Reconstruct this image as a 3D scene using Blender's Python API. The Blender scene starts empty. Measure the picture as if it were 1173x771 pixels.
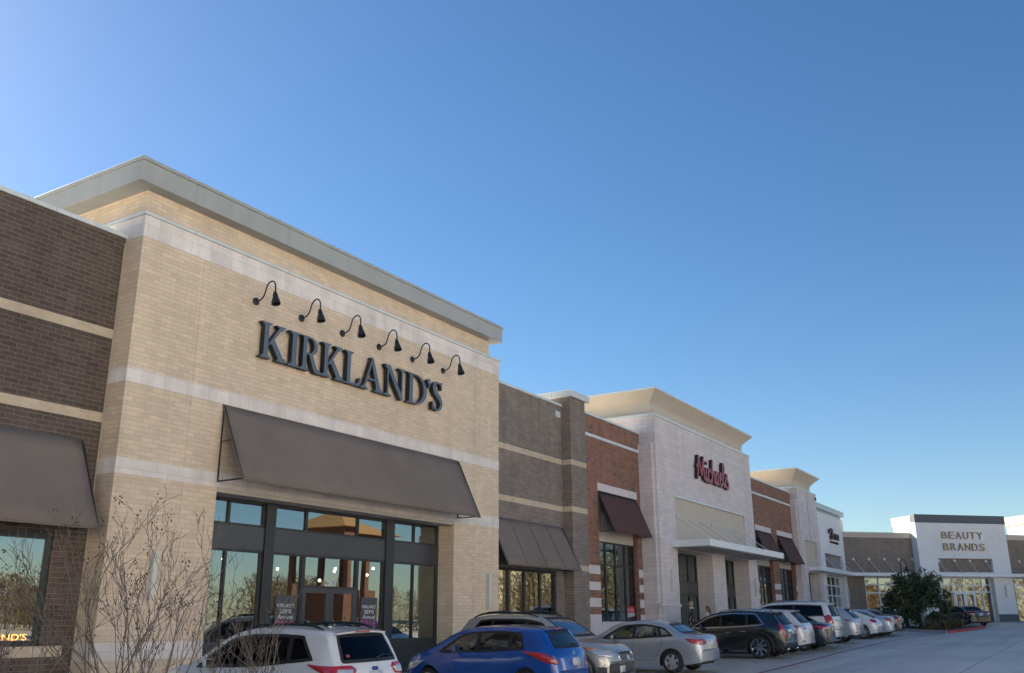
import bpy, bmesh, math, random
from mathutils import Vector, Matrix, geometry
from mathutils.bvhtree import BVHTree

R = math.radians
scene = bpy.context.scene
col = scene.collection
random.seed(7)

# ------------------------------------------------------------------ camera
YAW, PITCH, ROLL = R(31.619), R(17.095), R(-0.237)
EYE = Vector((0.0, 0.0, 1.8))
fw = Vector((math.cos(YAW)*math.cos(PITCH), math.sin(YAW)*math.cos(PITCH), math.sin(PITCH)))
rt0 = Vector((math.sin(YAW), -math.cos(YAW), 0)); up0 = rt0.cross(fw)
rt = math.cos(ROLL)*rt0 + math.sin(ROLL)*up0
up = -math.sin(ROLL)*rt0 + math.cos(ROLL)*up0
cam_d = bpy.data.cameras.new('camera')
cam = bpy.data.objects.new('camera', cam_d); col.objects.link(cam)
m = Matrix((rt, up, -fw)).transposed().to_4x4(); m.translation = EYE
cam.matrix_world = m
cam_d.sensor_width = 36.0; cam_d.lens = 36.0*1056.06/1173.0
cam_d.clip_start = 0.1; cam_d.clip_end = 4000
scene.camera = cam

# ------------------------------------------------------------------ light
SUN_EL, SUN_AZ = R(29.5), R(4.0)          # azimuth from +Y towards +X
sdir = Vector((math.sin(SUN_AZ)*math.cos(SUN_EL), math.cos(SUN_AZ)*math.cos(SUN_EL), math.sin(SUN_EL)))
world = bpy.data.worlds.new('World'); scene.world = world; world.use_nodes = True
wn, wl = world.node_tree.nodes, world.node_tree.links
bg = wn['Background']
sky = wn.new('ShaderNodeTexSky'); sky.sky_type = 'NISHITA'; sky.sun_disc = False
sky.sun_elevation = SUN_EL; sky.sun_rotation = SUN_AZ
sky.altitude = 200; sky.air_density = 1.05; sky.dust_density = 0.35; sky.ozone_density = 2.9
hs = wn.new('ShaderNodeHueSaturation'); hs.inputs['Saturation'].default_value = 1.20; hs.inputs['Value'].default_value = 1.0
wl.new(sky.outputs[0], hs.inputs['Color']); wl.new(hs.outputs[0], bg.inputs['Color'])
bg.inputs['Strength'].default_value = 0.05
sl = bpy.data.lights.new('sun', 'SUN'); sl.energy = 5.0; sl.angle = R(0.5); sl.color = (1.0, 0.87, 0.68)
so = bpy.data.objects.new('sun', sl); col.objects.link(so)
so.rotation_euler = sdir.to_track_quat('Z', 'Y').to_euler(); so.location = (0, 60, 60)
scene.view_settings.view_transform = 'Standard'; scene.view_settings.look = 'None'
scene.view_settings.gamma = 1.0; scene.view_settings.exposure = 1.6
scene.view_settings.use_curve_mapping = False
scene.render.engine = 'CYCLES'

# ------------------------------------------------------------------ materials
def new_mat(name):
    mt = bpy.data.materials.new(name); mt.use_nodes = True
    n, l = mt.node_tree.nodes, mt.node_tree.links
    return mt, n, l, n['Principled BSDF']

def setp(p, **kw):
    mp = dict(rough='Roughness', metal='Metallic', spec='Specular IOR Level', coat='Coat Weight', coatr='Coat Roughness', ior='IOR')
    for k, v in kw.items():
        p.inputs[mp[k]].default_value = v

def rgba(c): return (c[0], c[1], c[2], 1.0)

def mat(name, c, rough=0.6, var=0.0, scale=3.0, bump=0.0, bscale=60.0, metal=0.0, spec=0.5, coat=0.0, var2=0.0):
    """plain surface with broad tonal variation, fine variation and bump"""
    mt, n, l, p = new_mat(name)
    setp(p, rough=rough, metal=metal, spec=spec, coat=coat)
    p.inputs['Base Color'].default_value = rgba(c)
    tc = n.new('ShaderNodeTexCoord')
    if var > 0:
        nz = n.new('ShaderNodeTexNoise'); nz.inputs['Scale'].default_value = scale; nz.inputs['Detail'].default_value = 6
        nz.inputs['Roughness'].default_value = 0.65
        l.new(tc.outputs['Object'], nz.inputs['Vector'])
        mr = n.new('ShaderNodeMapRange'); mr.inputs[1].default_value = 0.3; mr.inputs[2].default_value = 0.7
        mr.inputs[3].default_value = 1-var; mr.inputs[4].default_value = 1+var
        l.new(nz.outputs['Fac'], mr.inputs[0])
        mx = n.new('ShaderNodeMix'); mx.data_type = 'RGBA'; mx.blend_type = 'MULTIPLY'; mx.inputs[0].default_value = 1
        mx.inputs[6].default_value = rgba(c); l.new(mr.outputs[0], mx.inputs[7])
        l.new(mx.outputs[2], p.inputs['Base Color'])
        mr2 = n.new('ShaderNodeMapRange'); mr2.inputs[3].default_value = max(0, rough-0.12); mr2.inputs[4].default_value = min(1, rough+0.12)
        l.new(nz.outputs['Fac'], mr2.inputs[0]); l.new(mr2.outputs[0], p.inputs['Roughness'])
    if bump > 0:
        nb = n.new('ShaderNodeTexNoise'); nb.inputs['Scale'].default_value = bscale; nb.inputs['Detail'].default_value = 4
        l.new(tc.outputs['Object'], nb.inputs['Vector'])
        b = n.new('ShaderNodeBump'); b.inputs['Strength'].default_value = bump; b.inputs['Distance'].default_value = 0.02
        l.new(nb.outputs['Fac'], b.inputs['Height']); l.new(b.outputs[0], p.inputs['Normal'])
    return mt

def brick(name, c1, c2, cm, w=0.305, h=0.1016, mort=0.010, var=0.10, vscale=0.6, spots=None, rough=0.85, off=0.5, bump=0.35, streak=0.09, smooth=0.1):
    mt, n, l, p = new_mat(name); setp(p, rough=rough, spec=0.25)
    tc = n.new('ShaderNodeTexCoord'); sp = n.new('ShaderNodeSeparateXYZ'); l.new(tc.outputs['Object'], sp.inputs[0])
    ad = n.new('ShaderNodeMath'); ad.operation = 'ADD'; l.new(sp.outputs[0], ad.inputs[0]); l.new(sp.outputs[1], ad.inputs[1])
    cb = n.new('ShaderNodeCombineXYZ'); l.new(ad.outputs[0], cb.inputs[0]); l.new(sp.outputs[2], cb.inputs[1])
    def bt(a, b_, m_):
        t = n.new('ShaderNodeTexBrick'); t.offset = off; t.offset_frequency = 2; t.squash = 1.0
        for k, v in (('Scale', 1.0), ('Mortar Size', mort/2), ('Mortar Smooth', smooth), ('Bias', 0.0), ('Brick Width', w), ('Row Height', h)):
            t.inputs[k].default_value = v
        t.inputs['Color1'].default_value = rgba(a); t.inputs['Color2'].default_value = rgba(b_); t.inputs['Mortar'].default_value = rgba(m_)
        l.new(cb.outputs[0], t.inputs['Vector']); return t
    t = bt(c1, c2, cm); out = t.outputs['Color']
    if spots:
        t2 = bt((0,0,0), (1,1,1), (0,0,0))
        gt = n.new('ShaderNodeMath'); gt.operation = 'GREATER_THAN'; gt.inputs[1].default_value = spots[1]; l.new(t2.outputs['Color'], gt.inputs[0])
        mm = n.new('ShaderNodeMix'); mm.data_type = 'RGBA'; l.new(gt.outputs[0], mm.inputs[0]); l.new(out, mm.inputs[6]); mm.inputs[7].default_value = rgba(spots[0]); out = mm.outputs[2]
    nz = n.new('ShaderNodeTexNoise'); nz.inputs['Scale'].default_value = vscale; nz.inputs['Detail'].default_value = 8; nz.inputs['Roughness'].default_value = 0.7
    l.new(tc.outputs['Object'], nz.inputs['Vector'])
    mr = n.new('ShaderNodeMapRange'); mr.inputs[1].default_value = 0.3; mr.inputs[2].default_value = 0.7; mr.inputs[3].default_value = 1-var; mr.inputs[4].default_value = 1+var
    l.new(nz.outputs['Fac'], mr.inputs[0])
    mx = n.new('ShaderNodeMix'); mx.data_type = 'RGBA'; mx.blend_type = 'MULTIPLY'; mx.inputs[0].default_value = 1
    l.new(out, mx.inputs[6]); l.new(mr.outputs[0], mx.inputs[7]); l.new(mx.outputs[2], p.inputs['Base Color'])
    if streak > 0:                                  # rain streaks running down the face
        m1 = n.new('ShaderNodeMath'); m1.operation = 'MULTIPLY'; m1.inputs[1].default_value = 2.6; l.new(ad.outputs[0], m1.inputs[0])
        m2 = n.new('ShaderNodeMath'); m2.operation = 'MULTIPLY'; m2.inputs[1].default_value = .16; l.new(sp.outputs[2], m2.inputs[0])
        c2_ = n.new('ShaderNodeCombineXYZ'); l.new(m1.outputs[0], c2_.inputs[0]); l.new(m2.outputs[0], c2_.inputs[1])
        ns = n.new('ShaderNodeTexNoise'); ns.inputs['Scale'].default_value = 1.0; ns.inputs['Detail'].default_value = 5; l.new(c2_.outputs[0], ns.inputs['Vector'])
        r2 = n.new('ShaderNodeMapRange'); r2.inputs[1].default_value = .35; r2.inputs[2].default_value = .65; r2.inputs[3].default_value = 1-streak; r2.inputs[4].default_value = 1+streak*.6; l.new(ns.outputs['Fac'], r2.inputs[0])
        mx2 = n.new('ShaderNodeMix'); mx2.data_type = 'RGBA'; mx2.blend_type = 'MULTIPLY'; mx2.inputs[0].default_value = 1
        l.new(mx.outputs[2], mx2.inputs[6]); l.new(r2.outputs[0], mx2.inputs[7]); l.new(mx2.outputs[2], p.inputs['Base Color'])
    nf = n.new('ShaderNodeTexNoise'); nf.inputs['Scale'].default_value = 45; nf.inputs['Detail'].default_value = 3; l.new(tc.outputs['Object'], nf.inputs['Vector'])
    sb = n.new('ShaderNodeMath'); sb.operation = 'MULTIPLY_ADD'; sb.inputs[1].default_value = -1.0; l.new(t.outputs['Fac'], sb.inputs[0])
    ml = n.new('ShaderNodeMath'); ml.operation = 'MULTIPLY'; ml.inputs[1].default_value = 0.5; l.new(nf.outputs['Fac'], ml.inputs[0]); l.new(ml.outputs[0], sb.inputs[2])
    b = n.new('ShaderNodeBump'); b.inputs['Strength'].default_value = bump; b.inputs['Distance'].default_value = 0.006
    l.new(sb.outputs[0], b.inputs['Height']); l.new(b.outputs[0], p.inputs['Normal'])
    return mt

def glass_mat(name, tint=(0.35,0.42,0.42), base=0.22, gl=(0.9,0.97,1.0), wav=0.0, lo=0.0):
    mt, n, l, p = new_mat(name); n.remove(p)
    out = n['Material Output']
    tr = n.new('ShaderNodeBsdfTransparent'); tr.inputs[0].default_value = rgba(tint)
    gs = n.new('ShaderNodeBsdfGlossy'); gs.inputs['Roughness'].default_value = 0.0; gs.inputs['Color'].default_value = rgba(gl)
    fr = n.new('ShaderNodeFresnel'); fr.inputs[0].default_value = 1.5
    mr = n.new('ShaderNodeMapRange'); mr.inputs[1].default_value = lo; mr.inputs[3].default_value = base; mr.inputs[4].default_value = 1.0; l.new(fr.outputs[0], mr.inputs[0])
    mx = n.new('ShaderNodeMixShader'); l.new(mr.outputs[0], mx.inputs[0]); l.new(tr.outputs[0], mx.inputs[1]); l.new(gs.outputs[0], mx.inputs[2])
    if wav > 0:
        tc = n.new('ShaderNodeTexCoord'); nz = n.new('ShaderNodeTexNoise'); nz.inputs['Scale'].default_value = 1.1; nz.inputs['Detail'].default_value = 1
        l.new(tc.outputs['Object'], nz.inputs['Vector'])
        b = n.new('ShaderNodeBump'); b.inputs['Strength'].default_value = wav; b.inputs['Distance'].default_value = 0.02
        l.new(nz.outputs['Fac'], b.inputs['Height']); l.new(b.outputs[0], gs.inputs['Normal'])
    l.new(mx.outputs[0], out.inputs[0]); return mt

def emit(name, c, s):
    mt, n, l, p = new_mat(name); p.inputs['Base Color'].default_value = rgba(c)
    p.inputs['Emission Color'].default_value = rgba(c); p.inputs['Emission Strength'].default_value = s
    return mt

M = {}
M['cream'] = brick('cream_brick', (0.72,0.58,0.43), (0.62,0.495,0.36), (0.50,0.43,0.34), var=0.08, mort=.012, streak=.05)
M['brown'] = brick('brown_brick', (0.122,0.092,0.076), (0.085,0.064,0.053), (0.225,0.188,0.16), var=0.14)
M['greybrown'] = brick('grey_brown_brick', (0.235,0.195,0.165), (0.175,0.145,0.125), (0.32,0.28,0.24), var=0.14)
M['red'] = brick('red_brick', (0.285,0.135,0.088), (0.205,0.098,0.068), (0.33,0.26,0.21), var=0.14, spots=((0.105,0.10,0.11), 0.945))
M['ashlar'] = brick('limestone_ashlar', (0.67,0.605,0.59), (0.59,0.53,0.52), (0.42,0.38,0.365), w=0.61, h=0.2032, mort=0.010, var=0.08, rough=0.8, streak=.04)
M['whitebrick'] = brick('painted_white_brick', (0.80,0.795,0.785), (0.76,0.76,0.755), (0.66,0.66,0.66), w=0.305, h=0.1016, var=0.06, streak=0.025)
M['diagbrown'] = brick('tan_brown_brick', (0.255,0.205,0.17), (0.205,0.165,0.135), (0.31,0.265,0.22), var=0.1)
M['stone'] = brick('cast_stone', (0.76,0.70,0.65), (0.67,0.62,0.575), (0.50,0.46,0.43), w=0.61, h=0.3048, mort=0.009, var=0.12, vscale=1.4, rough=0.75, bump=0.2)
M['lintel'] = mat('lintel_stone', (0.62,0.56,0.55), 0.8, 0.06, 4, 0.15)
M['sandband'] = brick('sand_brick', (0.58,0.48,0.35), (0.50,0.41,0.29), (0.50,0.44,0.35), var=0.08)
M['fascia'] = brick('painted_metal_fascia', (0.37,0.385,0.37), (0.355,0.37,0.355), (0.25,0.26,0.255), w=3.05, h=9.0, mort=.014, off=0.0, var=.05, rough=.45, bump=.12, streak=.045)
M['coping'] = brick('pale_metal_coping', (0.60,0.645,0.64), (0.57,0.61,0.61), (0.36,0.39,0.39), w=3.05, h=9.0, mort=.016, off=0.0, var=.05, rough=.4, bump=.1, streak=.05)
M['eifs'] = mat('sand_stucco', (0.53,0.462,0.375), 0.9, 0.05, 1.2, 0.25, 90)
M['eifsgrey'] = mat('grey_stucco', (0.47,0.43,0.39), 0.9, 0.04, 1.2, 0.2, 90)
M['whitepaint'] = mat('white_painted_metal', (0.74,0.76,0.77), 0.4, 0.05, 2)
M['awning'] = mat('taupe_awning_fabric', (0.20,0.166,0.143), 0.85, 0.13, 0.7, 0.2, 220, spec=0.2)
M['maroon'] = mat('maroon_awning_fabric', (0.105,0.056,0.050), 0.85, 0.08, 1.2, 0.2, 200, spec=0.2)
M['black'] = mat('black_metal', (0.018,0.02,0.022), 0.45, 0.1, 4)
M['frame'] = mat('dark_bronze_aluminium', (0.020,0.023,0.026), 0.45, 0.08, 2)
M['panel'] = mat('charcoal_spandrel_metal', (0.055,0.057,0.066), 0.36, 0.15, 0.7, metal=0.2)
M['darkfascia'] = mat('slate_metal_fascia', (0.085,0.095,0.115), 0.5, 0.06, 1)
M['darkstone'] = mat('slate_base_stone', (0.10,0.115,0.135), 0.7, 0.1, 2)
M['roof'] = mat('white_membrane_roof', (0.72,0.70,0.66), 0.8, 0.05, 0.5)
M['glass'] = glass_mat('storefront_glass', (0.50,0.56,0.55), 0.27, (0.85,0.95,0.96), 0.02)
M['glassdark'] = glass_mat('dark_storefront_glass', (0.30,0.38,0.37), 0.20, (0.78,0.92,0.93), 0.02)
M['glasswarm'] = glass_mat('clear_storefront_glass', (0.75,0.75,0.7), 0.25, (1,0.98,0.95), 0.02)
M['room'] = mat('shop_interior', (0.16,0.13,0.10), 0.9, 0.5, 1.2)
M['darkroom'] = mat('dim_interior', (0.045,0.050,0.050), 0.9, 0.4, 1.5)
M['warmroom'] = mat('timber_shop_interior', (0.42,0.28,0.13), 0.8, 0.45, 1.3)
M['lamp'] = emit('lit_downlight', (1.0,0.78,0.48), 7)
M['signface'] = mat('slate_blue_letter_face', (0.095,0.130,0.170), 0.45, 0.06, 3)
M['signside'] = mat('black_letter_return', (0.012,0.014,0.016), 0.5)
M['signred'] = mat('crimson_letter_face', (0.30,0.018,0.030), 0.4, 0.05, 3)
M['signtrim'] = mat('pink_letter_trim', (0.46,0.20,0.23), 0.5)
M['signgold'] = mat('gold_letter_face', (0.37,0.265,0.12), 0.4)
M['signgoldside'] = mat('bronze_letter_return', (0.10,0.085,0.07), 0.5)
M['sconce'] = mat('opal_sconce_glass', (0.62,0.60,0.48), 0.35)
M['steel'] = mat('galvanised_rod', (0.55,0.58,0.60), 0.35, metal=0.2)

# ------------------------------------------------------------------ objects
WORLD = {}
def tag(o, label=None, cat=None, group=None, kind=None):
    if label: o['label'] = label
    if cat: o['category'] = cat
    if group: o['group'] = group
    if kind: o['kind'] = kind
    return o

def thing(name, label, cat, loc=(0,0,0), rz=0.0, group=None, local=False):
    o = bpy.data.objects.new(name, None); col.objects.link(o)
    o.empty_display_size = 0.2
    o.location = loc; o.rotation_euler = (0, 0, rz)
    WORLD[o.name] = Vector((0,0,0)) if local else Vector(loc)
    return tag(o, label, cat, group)

class MB:
    def __init__(s): s.v = []; s.f = []; s.mi = []
    def add(s, vs, fs, mi=0, X=None):
        b = len(s.v)
        for p in vs:
            p = Vector(p); s.v.append(X @ p if X else p)
        for f in fs: s.f.append([b+i for i in f]); s.mi.append(mi)
        return s
    def box(s, x0, x1, y0, y1, z0, z1, mi=0, X=None):
        vs = [(x0,y0,z0),(x1,y0,z0),(x1,y1,z0),(x0,y1,z0),(x0,y0,z1),(x1,y0,z1),(x1,y1,z1),(x0,y1,z1)]
        return s.add(vs, [(0,3,2,1),(4,5,6,7),(0,1,5,4),(1,2,6,5),(2,3,7,6),(3,0,4,7)], mi, X)
    def prism(s, poly, z0, z1, mi=0, X=None):
        n = len(poly)
        vs = [(a,b,z0) for a,b in poly] + [(a,b,z1) for a,b in poly]
        fs = [tuple(reversed(range(n))), tuple(range(n,2*n))] + [(i,(i+1)%n,n+(i+1)%n,n+i) for i in range(n)]
        return s.add(vs, fs, mi, X)
    def xprism(s, prof, x0, x1, mi=0, X=None):
        """profile in (y,z) extruded along x"""
        n = len(prof)
        vs = [(x0,a,b) for a,b in prof] + [(x1,a,b) for a,b in prof]
        fs = [tuple(reversed(range(n))), tuple(range(n,2*n))] + [(i,(i+1)%n,n+(i+1)%n,n+i) for i in range(n)]
        return s.add(vs, fs, mi, X)
    def tube(s, pts, r, n=8, mi=0, X=None, cap=True):
        pts = [Vector(p) for p in pts]; rs = r if isinstance(r, (list,tuple)) else [r]*len(pts)
        b = len(s.v); pa = None; vs = []
        for i, p in enumerate(pts):
            d = (pts[min(i+1,len(pts)-1)] - pts[max(i-1,0)])
            d = d.normalized() if d.length > 1e-9 else Vector((0,0,1))
            if pa is None:
                pa = Vector((0,0,1)) if abs(d.z) < 0.9 else Vector((1,0,0))
            a = (pa - d*pa.dot(d))
            a = a.normalized() if a.length > 1e-6 else d.orthogonal().normalized()
            pa = a; c = d.cross(a)
            for k in range(n):
                t = 2*math.pi*k/n; vs.append(p + (a*math.cos(t) + c*math.sin(t))*rs[i])
        fs = []
        for i in range(len(pts)-1):
            for k in range(n):
                k2 = (k+1)%n; fs.append((i*n+k, i*n+k2, (i+1)*n+k2, (i+1)*n+k))
        if cap:
            fs.append(tuple(reversed(range(n)))); fs.append(tuple(range((len(pts)-1)*n, len(pts)*n)))
        return s.add(vs, fs, mi, X)
    def lathe(s, prof, n=24, mi=0, X=None):
        """profile (r,z) turned about z"""
        vs = []; fs = []; m_ = len(prof)
        for k in range(n):
            t = 2*math.pi*k/n
            for r_, z in prof: vs.append((r_*math.cos(t), r_*math.sin(t), z))
        for k in range(n):
            k2 = (k+1)%n
            for i in range(m_-1): fs.append((k*m_+i, k2*m_+i, k2*m_+i+1, k*m_+i+1))
        return s.add(vs, fs, mi, X)
    def build(s, name, mt, parent=None, smooth=False, bevel=0.0, sharp=None, solid=0.0, fix=True):
        me = bpy.data.meshes.new(name)
        off = WORLD.get(parent.name, Vector((0,0,0))) if parent else Vector((0,0,0))
        me.from_pydata([p-off for p in s.v], [], s.f)
        for k in (mt if isinstance(mt, (list,tuple)) else [mt]): me.materials.append(k)
        me.polygons.foreach_set('material_index', s.mi)
        if fix:
            bm = bmesh.new(); bm.from_mesh(me); bmesh.ops.recalc_face_normals(bm, faces=bm.faces); bm.to_mesh(me); bm.free()
        if smooth:
            me.polygons.foreach_set('use_smooth', [True]*len(me.polygons))
            if sharp: 
                try: me.set_sharp_from_angle(angle=R(sharp))
                except Exception: pass
        me.update()
        o = bpy.data.objects.new(name, me); col.objects.link(o)
        if parent: o.parent = parent; WORLD[o.name] = off.copy()
        if bevel > 0:
            bv = o.modifiers.new('bevel', 'BEVEL'); bv.width = bevel; bv.segments = 2; bv.limit_method = 'ANGLE'; bv.angle_limit = R(40)
        if solid:
            sd = o.modifiers.new('solid', 'SOLIDIFY'); sd.thickness = abs(solid); sd.offset = -1 if solid > 0 else 1
        return o

def gz(x):                                   # the car park rises gently along the row
    return 0.0178*(min(max(x, -60.0), 120.0)-12.0) + 0.04

def wall_mb(mb, x0, x1, z0, z1, y, th, holes=(), mi=0):
    """wall slab y..y+th with rectangular holes (x0,x1,z0,z1)"""
    xs = sorted({x0, x1, *[min(max(h[0],x0),x1) for h in holes], *[min(max(h[1],x0),x1) for h in holes]})
    zs = sorted({z0, z1, *[min(max(h[2],z0),z1) for h in holes], *[min(max(h[3],z0),z1) for h in holes]})
    def solid(i, j):
        if i < 0 or j < 0 or i >= len(xs)-1 or j >= len(zs)-1: return False
        cx, cz = (xs[i]+xs[i+1])/2, (zs[j]+zs[j+1])/2
        return not any(h[0] < cx < h[1] and h[2] < cz < h[3] for h in holes)
    for i in range(len(xs)-1):
        for j in range(len(zs)-1):
            if not solid(i, j): continue
            a, b, c, d = xs[i], xs[i+1], zs[j], zs[j+1]; Y = y+th
            mb.add([(a,y,c),(b,y,c),(b,y,d),(a,y,d)], [(0,1,2,3)], mi)
            mb.add([(a,Y,c),(b,Y,c),(b,Y,d),(a,Y,d)], [(3,2,1,0)], mi)
            if not solid(i-1,j): mb.add([(a,y,c),(a,y,d),(a,Y,d),(a,Y,c)], [(0,1,2,3)], mi)
            if not solid(i+1,j): mb.add([(b,y,c),(b,Y,c),(b,Y,d),(b,y,d)], [(0,1,2,3)], mi)
            if not solid(i,j-1): mb.add([(a,y,c),(a,Y,c),(b,Y,c),(b,y,c)], [(0,1,2,3)], mi)
            if not solid(i,j+1): mb.add([(a,y,d),(b,y,d),(b,Y,d),(a,Y,d)], [(0,1,2,3)], mi)
    return mb

# 2-D shapes united into one outline and raised as solid letters
def union_solid(polys, holes=()):
    vs = []; fs = []
    for pl in list(polys)+list(holes):
        b = len(vs); vs += [Vector((p[0], p[1])) for p in pl]
        a = sum(pl[i][0]*pl[(i+1)%len(pl)][1]-pl[(i+1)%len(pl)][0]*pl[i][1] for i in range(len(pl)))
        idx = list(range(b, b+len(pl))); fs.append(idx if a > 0 else idx[::-1])
    npl = len(polys)
    ov, oe, of, ov_o, oe_o, of_o = geometry.delaunay_2d_cdt(vs, [], fs, 0, 1e-5)
    tris = []
    for f, src in zip(of, of_o):
        if src and any(k < npl for k in src) and not any(k >= npl for k in src): tris.append(list(f))
    edges = {}
    for f in tris:
        for i in range(len(f)):
            e = (f[i], f[(i+1)%len(f)]); edges[e] = 1
    bd = [e for e in edges if (e[1], e[0]) not in edges]
    return [(v[0], v[1]) for v in ov], tris, bd

def raise_letters(polys, holes, to3, depth, name, parent, face_mt, side_mt, face_name=None, trim=None):
    """to3(u,v,d): d metres out from the wall"""
    vs, tris, bd = union_solid(polys, holes)
    sd = MB(); n = len(vs)
    sd.add([to3(u,v,depth) for u,v in vs] + [to3(u,v,0) for u,v in vs], [(a, b, b+n, a+n) for a,b in bd])
    so_ = sd.build(name, side_mt, parent, fix=False)
    fm = MB(); fm.add([to3(u,v,depth+0.001) for u,v in vs], tris)
    fm.build(face_name or 'letter_face', face_mt, so_, fix=False)
    return so_

def font_polys(txt, size=1.0, align='LEFT', spacing=1.0):
    cu = bpy.data.curves.new('lettering', 'FONT'); cu.body = txt; cu.size = size; cu.fill_mode = 'FRONT'; cu.space_character = spacing
    cu.resolution_u = 3
    ob = bpy.data.objects.new('lettering', cu); col.objects.link(ob)
    dg = bpy.context.evaluated_depsgraph_get(); dg.update()
    me = bpy.data.meshes.new_from_object(ob.evaluated_get(dg))
    vs = [v.co.copy() for v in me.vertices]; fs = [list(p.vertices) for p in me.polygons]
    bpy.data.objects.remove(ob); bpy.data.curves.remove(cu); bpy.data.meshes.remove(me)
    x0 = min(v.x for v in vs); x1 = max(v.x for v in vs); y0 = min(v.y for v in vs); y1 = max(v.y for v in vs)
    return [((v.x-x0)/(x1-x0), (v.y-y0)/(y1-y0)) for v in vs], fs

def font_solid(txt, to3, depth, name, parent, face_mt, side_mt=None, bold=0.0, spacing=1.0, face_name=None):
    vs, fs = font_polys(txt, spacing=spacing)
    # join duplicated points
    key = {}; mp = []; uv = []
    for v in vs:
        k = (round(v[0],5), round(v[1],5))
        if k not in key: key[k] = len(uv); uv.append(v)
        mp.append(key[k])
    fs = [[mp[i] for i in f] for f in fs]
    edges = set()
    for f in fs:
        for i in range(len(f)): edges.add((f[i], f[(i+1)%len(f)]))
    bd = [e for e in edges if (e[1], e[0]) not in edges]
    n = len(uv)
    if side_mt:
        sd = MB(); sd.add([to3(u,v,depth) for u,v in uv]+[to3(u,v,0) for u,v in uv], [(a,b,b+n,a+n) for a,b in bd])
        so_ = sd.build(name, side_mt, parent, fix=False)
        fm = MB(); fm.add([to3(u,v,depth+0.001) for u,v in uv], fs); fm.build(face_name or 'letter_face', face_mt, so_, fix=False)
        return so_
    fm = MB(); fm.add([to3(u,v,depth) for u,v in uv], fs)
    return fm.build(name, face_mt, parent, fix=False)
# ================================================================== buildings
def window(root, x0, x1, z0, z1, y, mull, trans, fm, gm, im=None, fw_=0.06, depth=0.10, room=3.0, name='window', floor=None):
    """aluminium storefront in the plane y; panes are one sheet of glass behind the bars"""
    f = MB(); e = 0.002
    f.box(x0, x0+fw_, y, y+depth, z0, z1); f.box(x1-fw_, x1, y, y+depth, z0, z1)
    f.box(x0+fw_, x1-fw_, y, y+depth, z1-fw_, z1); f.box(x0+fw_, x1-fw_, y, y+depth, z0, z0+fw_)
    for a in mull: f.box(a-fw_/2, a+fw_/2, y+e, y+depth-e, z0+fw_, z1-fw_)
    for b in trans: f.box(x0+fw_, x1-fw_, y+2*e, y+depth-2*e, b-fw_/2, b+fw_/2)
    w = f.build(name, fm, root)
    xs = [x0+fw_] + sorted(mull) + [x1-fw_]; zs = [z0+fw_] + sorted(trans) + [z1-fw_]
    g = MB(); rr = random.Random(int(x0*100))
    for i in range(len(xs)-1):                 # each light sits at its own tiny angle, as real glazing does
        for j in range(len(zs)-1):
            a, b, c, d = xs[i], xs[i+1], zs[j], zs[j+1]; k = [rr.uniform(-.004,.004) for _ in range(3)]
            yy = y+depth*0.5
            g.add([(a,yy+k[0],c),(b,yy+k[1],c),(b,yy+k[1]+k[2],d),(a,yy+k[0]+k[2],d)], [(0,1,2,3)])
    g.build('pane', gm, w, fix=False)
    if im:
        r = MB(); zf = z0-0.02 if floor is None else floor
        a, b, c, d = x0-0.3, x1+0.3, y+depth+0.35, y+depth+room
        ys = y+depth+0.02
        r.add([(a,ys,zf),(b,ys,zf),(b,d,zf),(a,d,zf)], [(0,1,2,3)]); r.add([(a,ys,z1+.02),(b,ys,z1+.02),(b,d,z1+.02),(a,d,z1+.02)], [(3,2,1,0)])
        r.add([(a,ys,zf),(a,d,zf),(a,d,z1+.02),(a,ys,z1+.02)], [(0,1,2,3)]); r.add([(b,ys,zf),(b,d,zf),(b,d,z1+.02),(b,ys,z1+.02)], [(3,2,1,0)])
        r.add([(a,d,zf),(b,d,zf),(b,d,z1+.02),(a,d,z1+.02)], [(0,1,2,3)])
        r.build('room', im, w, fix=False)
    return w

def awning(root, x0, x1, ywall, ztop, yfront, zbot, mt, ribs=(), bars=True):
    a = MB(); n = Vector((0, -(ztop-zbot), -(yfront-ywall))).normalized()
    t = 0.02
    N = 24; M_ = 6
    rr = random.Random(int(x0*37))
    vs = []; fs = []
    for i in range(N+1):
        for j in range(M_+1):
            s = j/M_; x = x0+(x1-x0)*i/N
            sag = -0.012*math.sin(math.pi*s)*(0.6+0.4*math.sin(i*1.7+x0)) if 0 < j < M_ else 0
            y = ywall+(yfront-ywall)*s; z = ztop+(zbot-ztop)*s + sag
            vs.append((x, y, z))
    for i in range(N):
        for j in range(M_):
            p = i*(M_+1)+j; fs.append((p, p+M_+1, p+M_+2, p+1))
    a.add(vs, fs)
    aw = a.build('awning', mt, root, smooth=True, solid=0.02)
    for x in ribs: MB().tube([(x, ywall-0.02, ztop+0.006), (x, yfront, zbot+0.02)], 0.011, 6).build('awning_seam', mt, aw)
    f = MB()
    for x in (x0+0.03, x1-0.03):
        f.tube([(x, ywall-0.03, ztop-0.05), (x, ywall-0.03, zbot+0.03)], 0.02, 6)
        f.tube([(x, ywall-0.03, zbot+0.04), (x, yfront+0.03, zbot+0.04)], 0.018, 6)
        zm = zbot+(ztop-zbot)*0.52; ym = ywall+(yfront-ywall)*0.48
        f.tube([(x, ywall-0.03, zm), (x, ym+0.03, zm)], 0.016, 6)
        f.tube([(x, ywall-0.04, ztop-0.05), (x, yfront+0.03, zbot+0.03)], 0.018, 6)
    f.tube([(x0+0.03, yfront+0.03, zbot+0.02), (x1-0.03, yfront+0.03, zbot+0.02)], 0.02, 6)
    f.build('awning_frame', M['black'], aw)
    return aw

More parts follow.
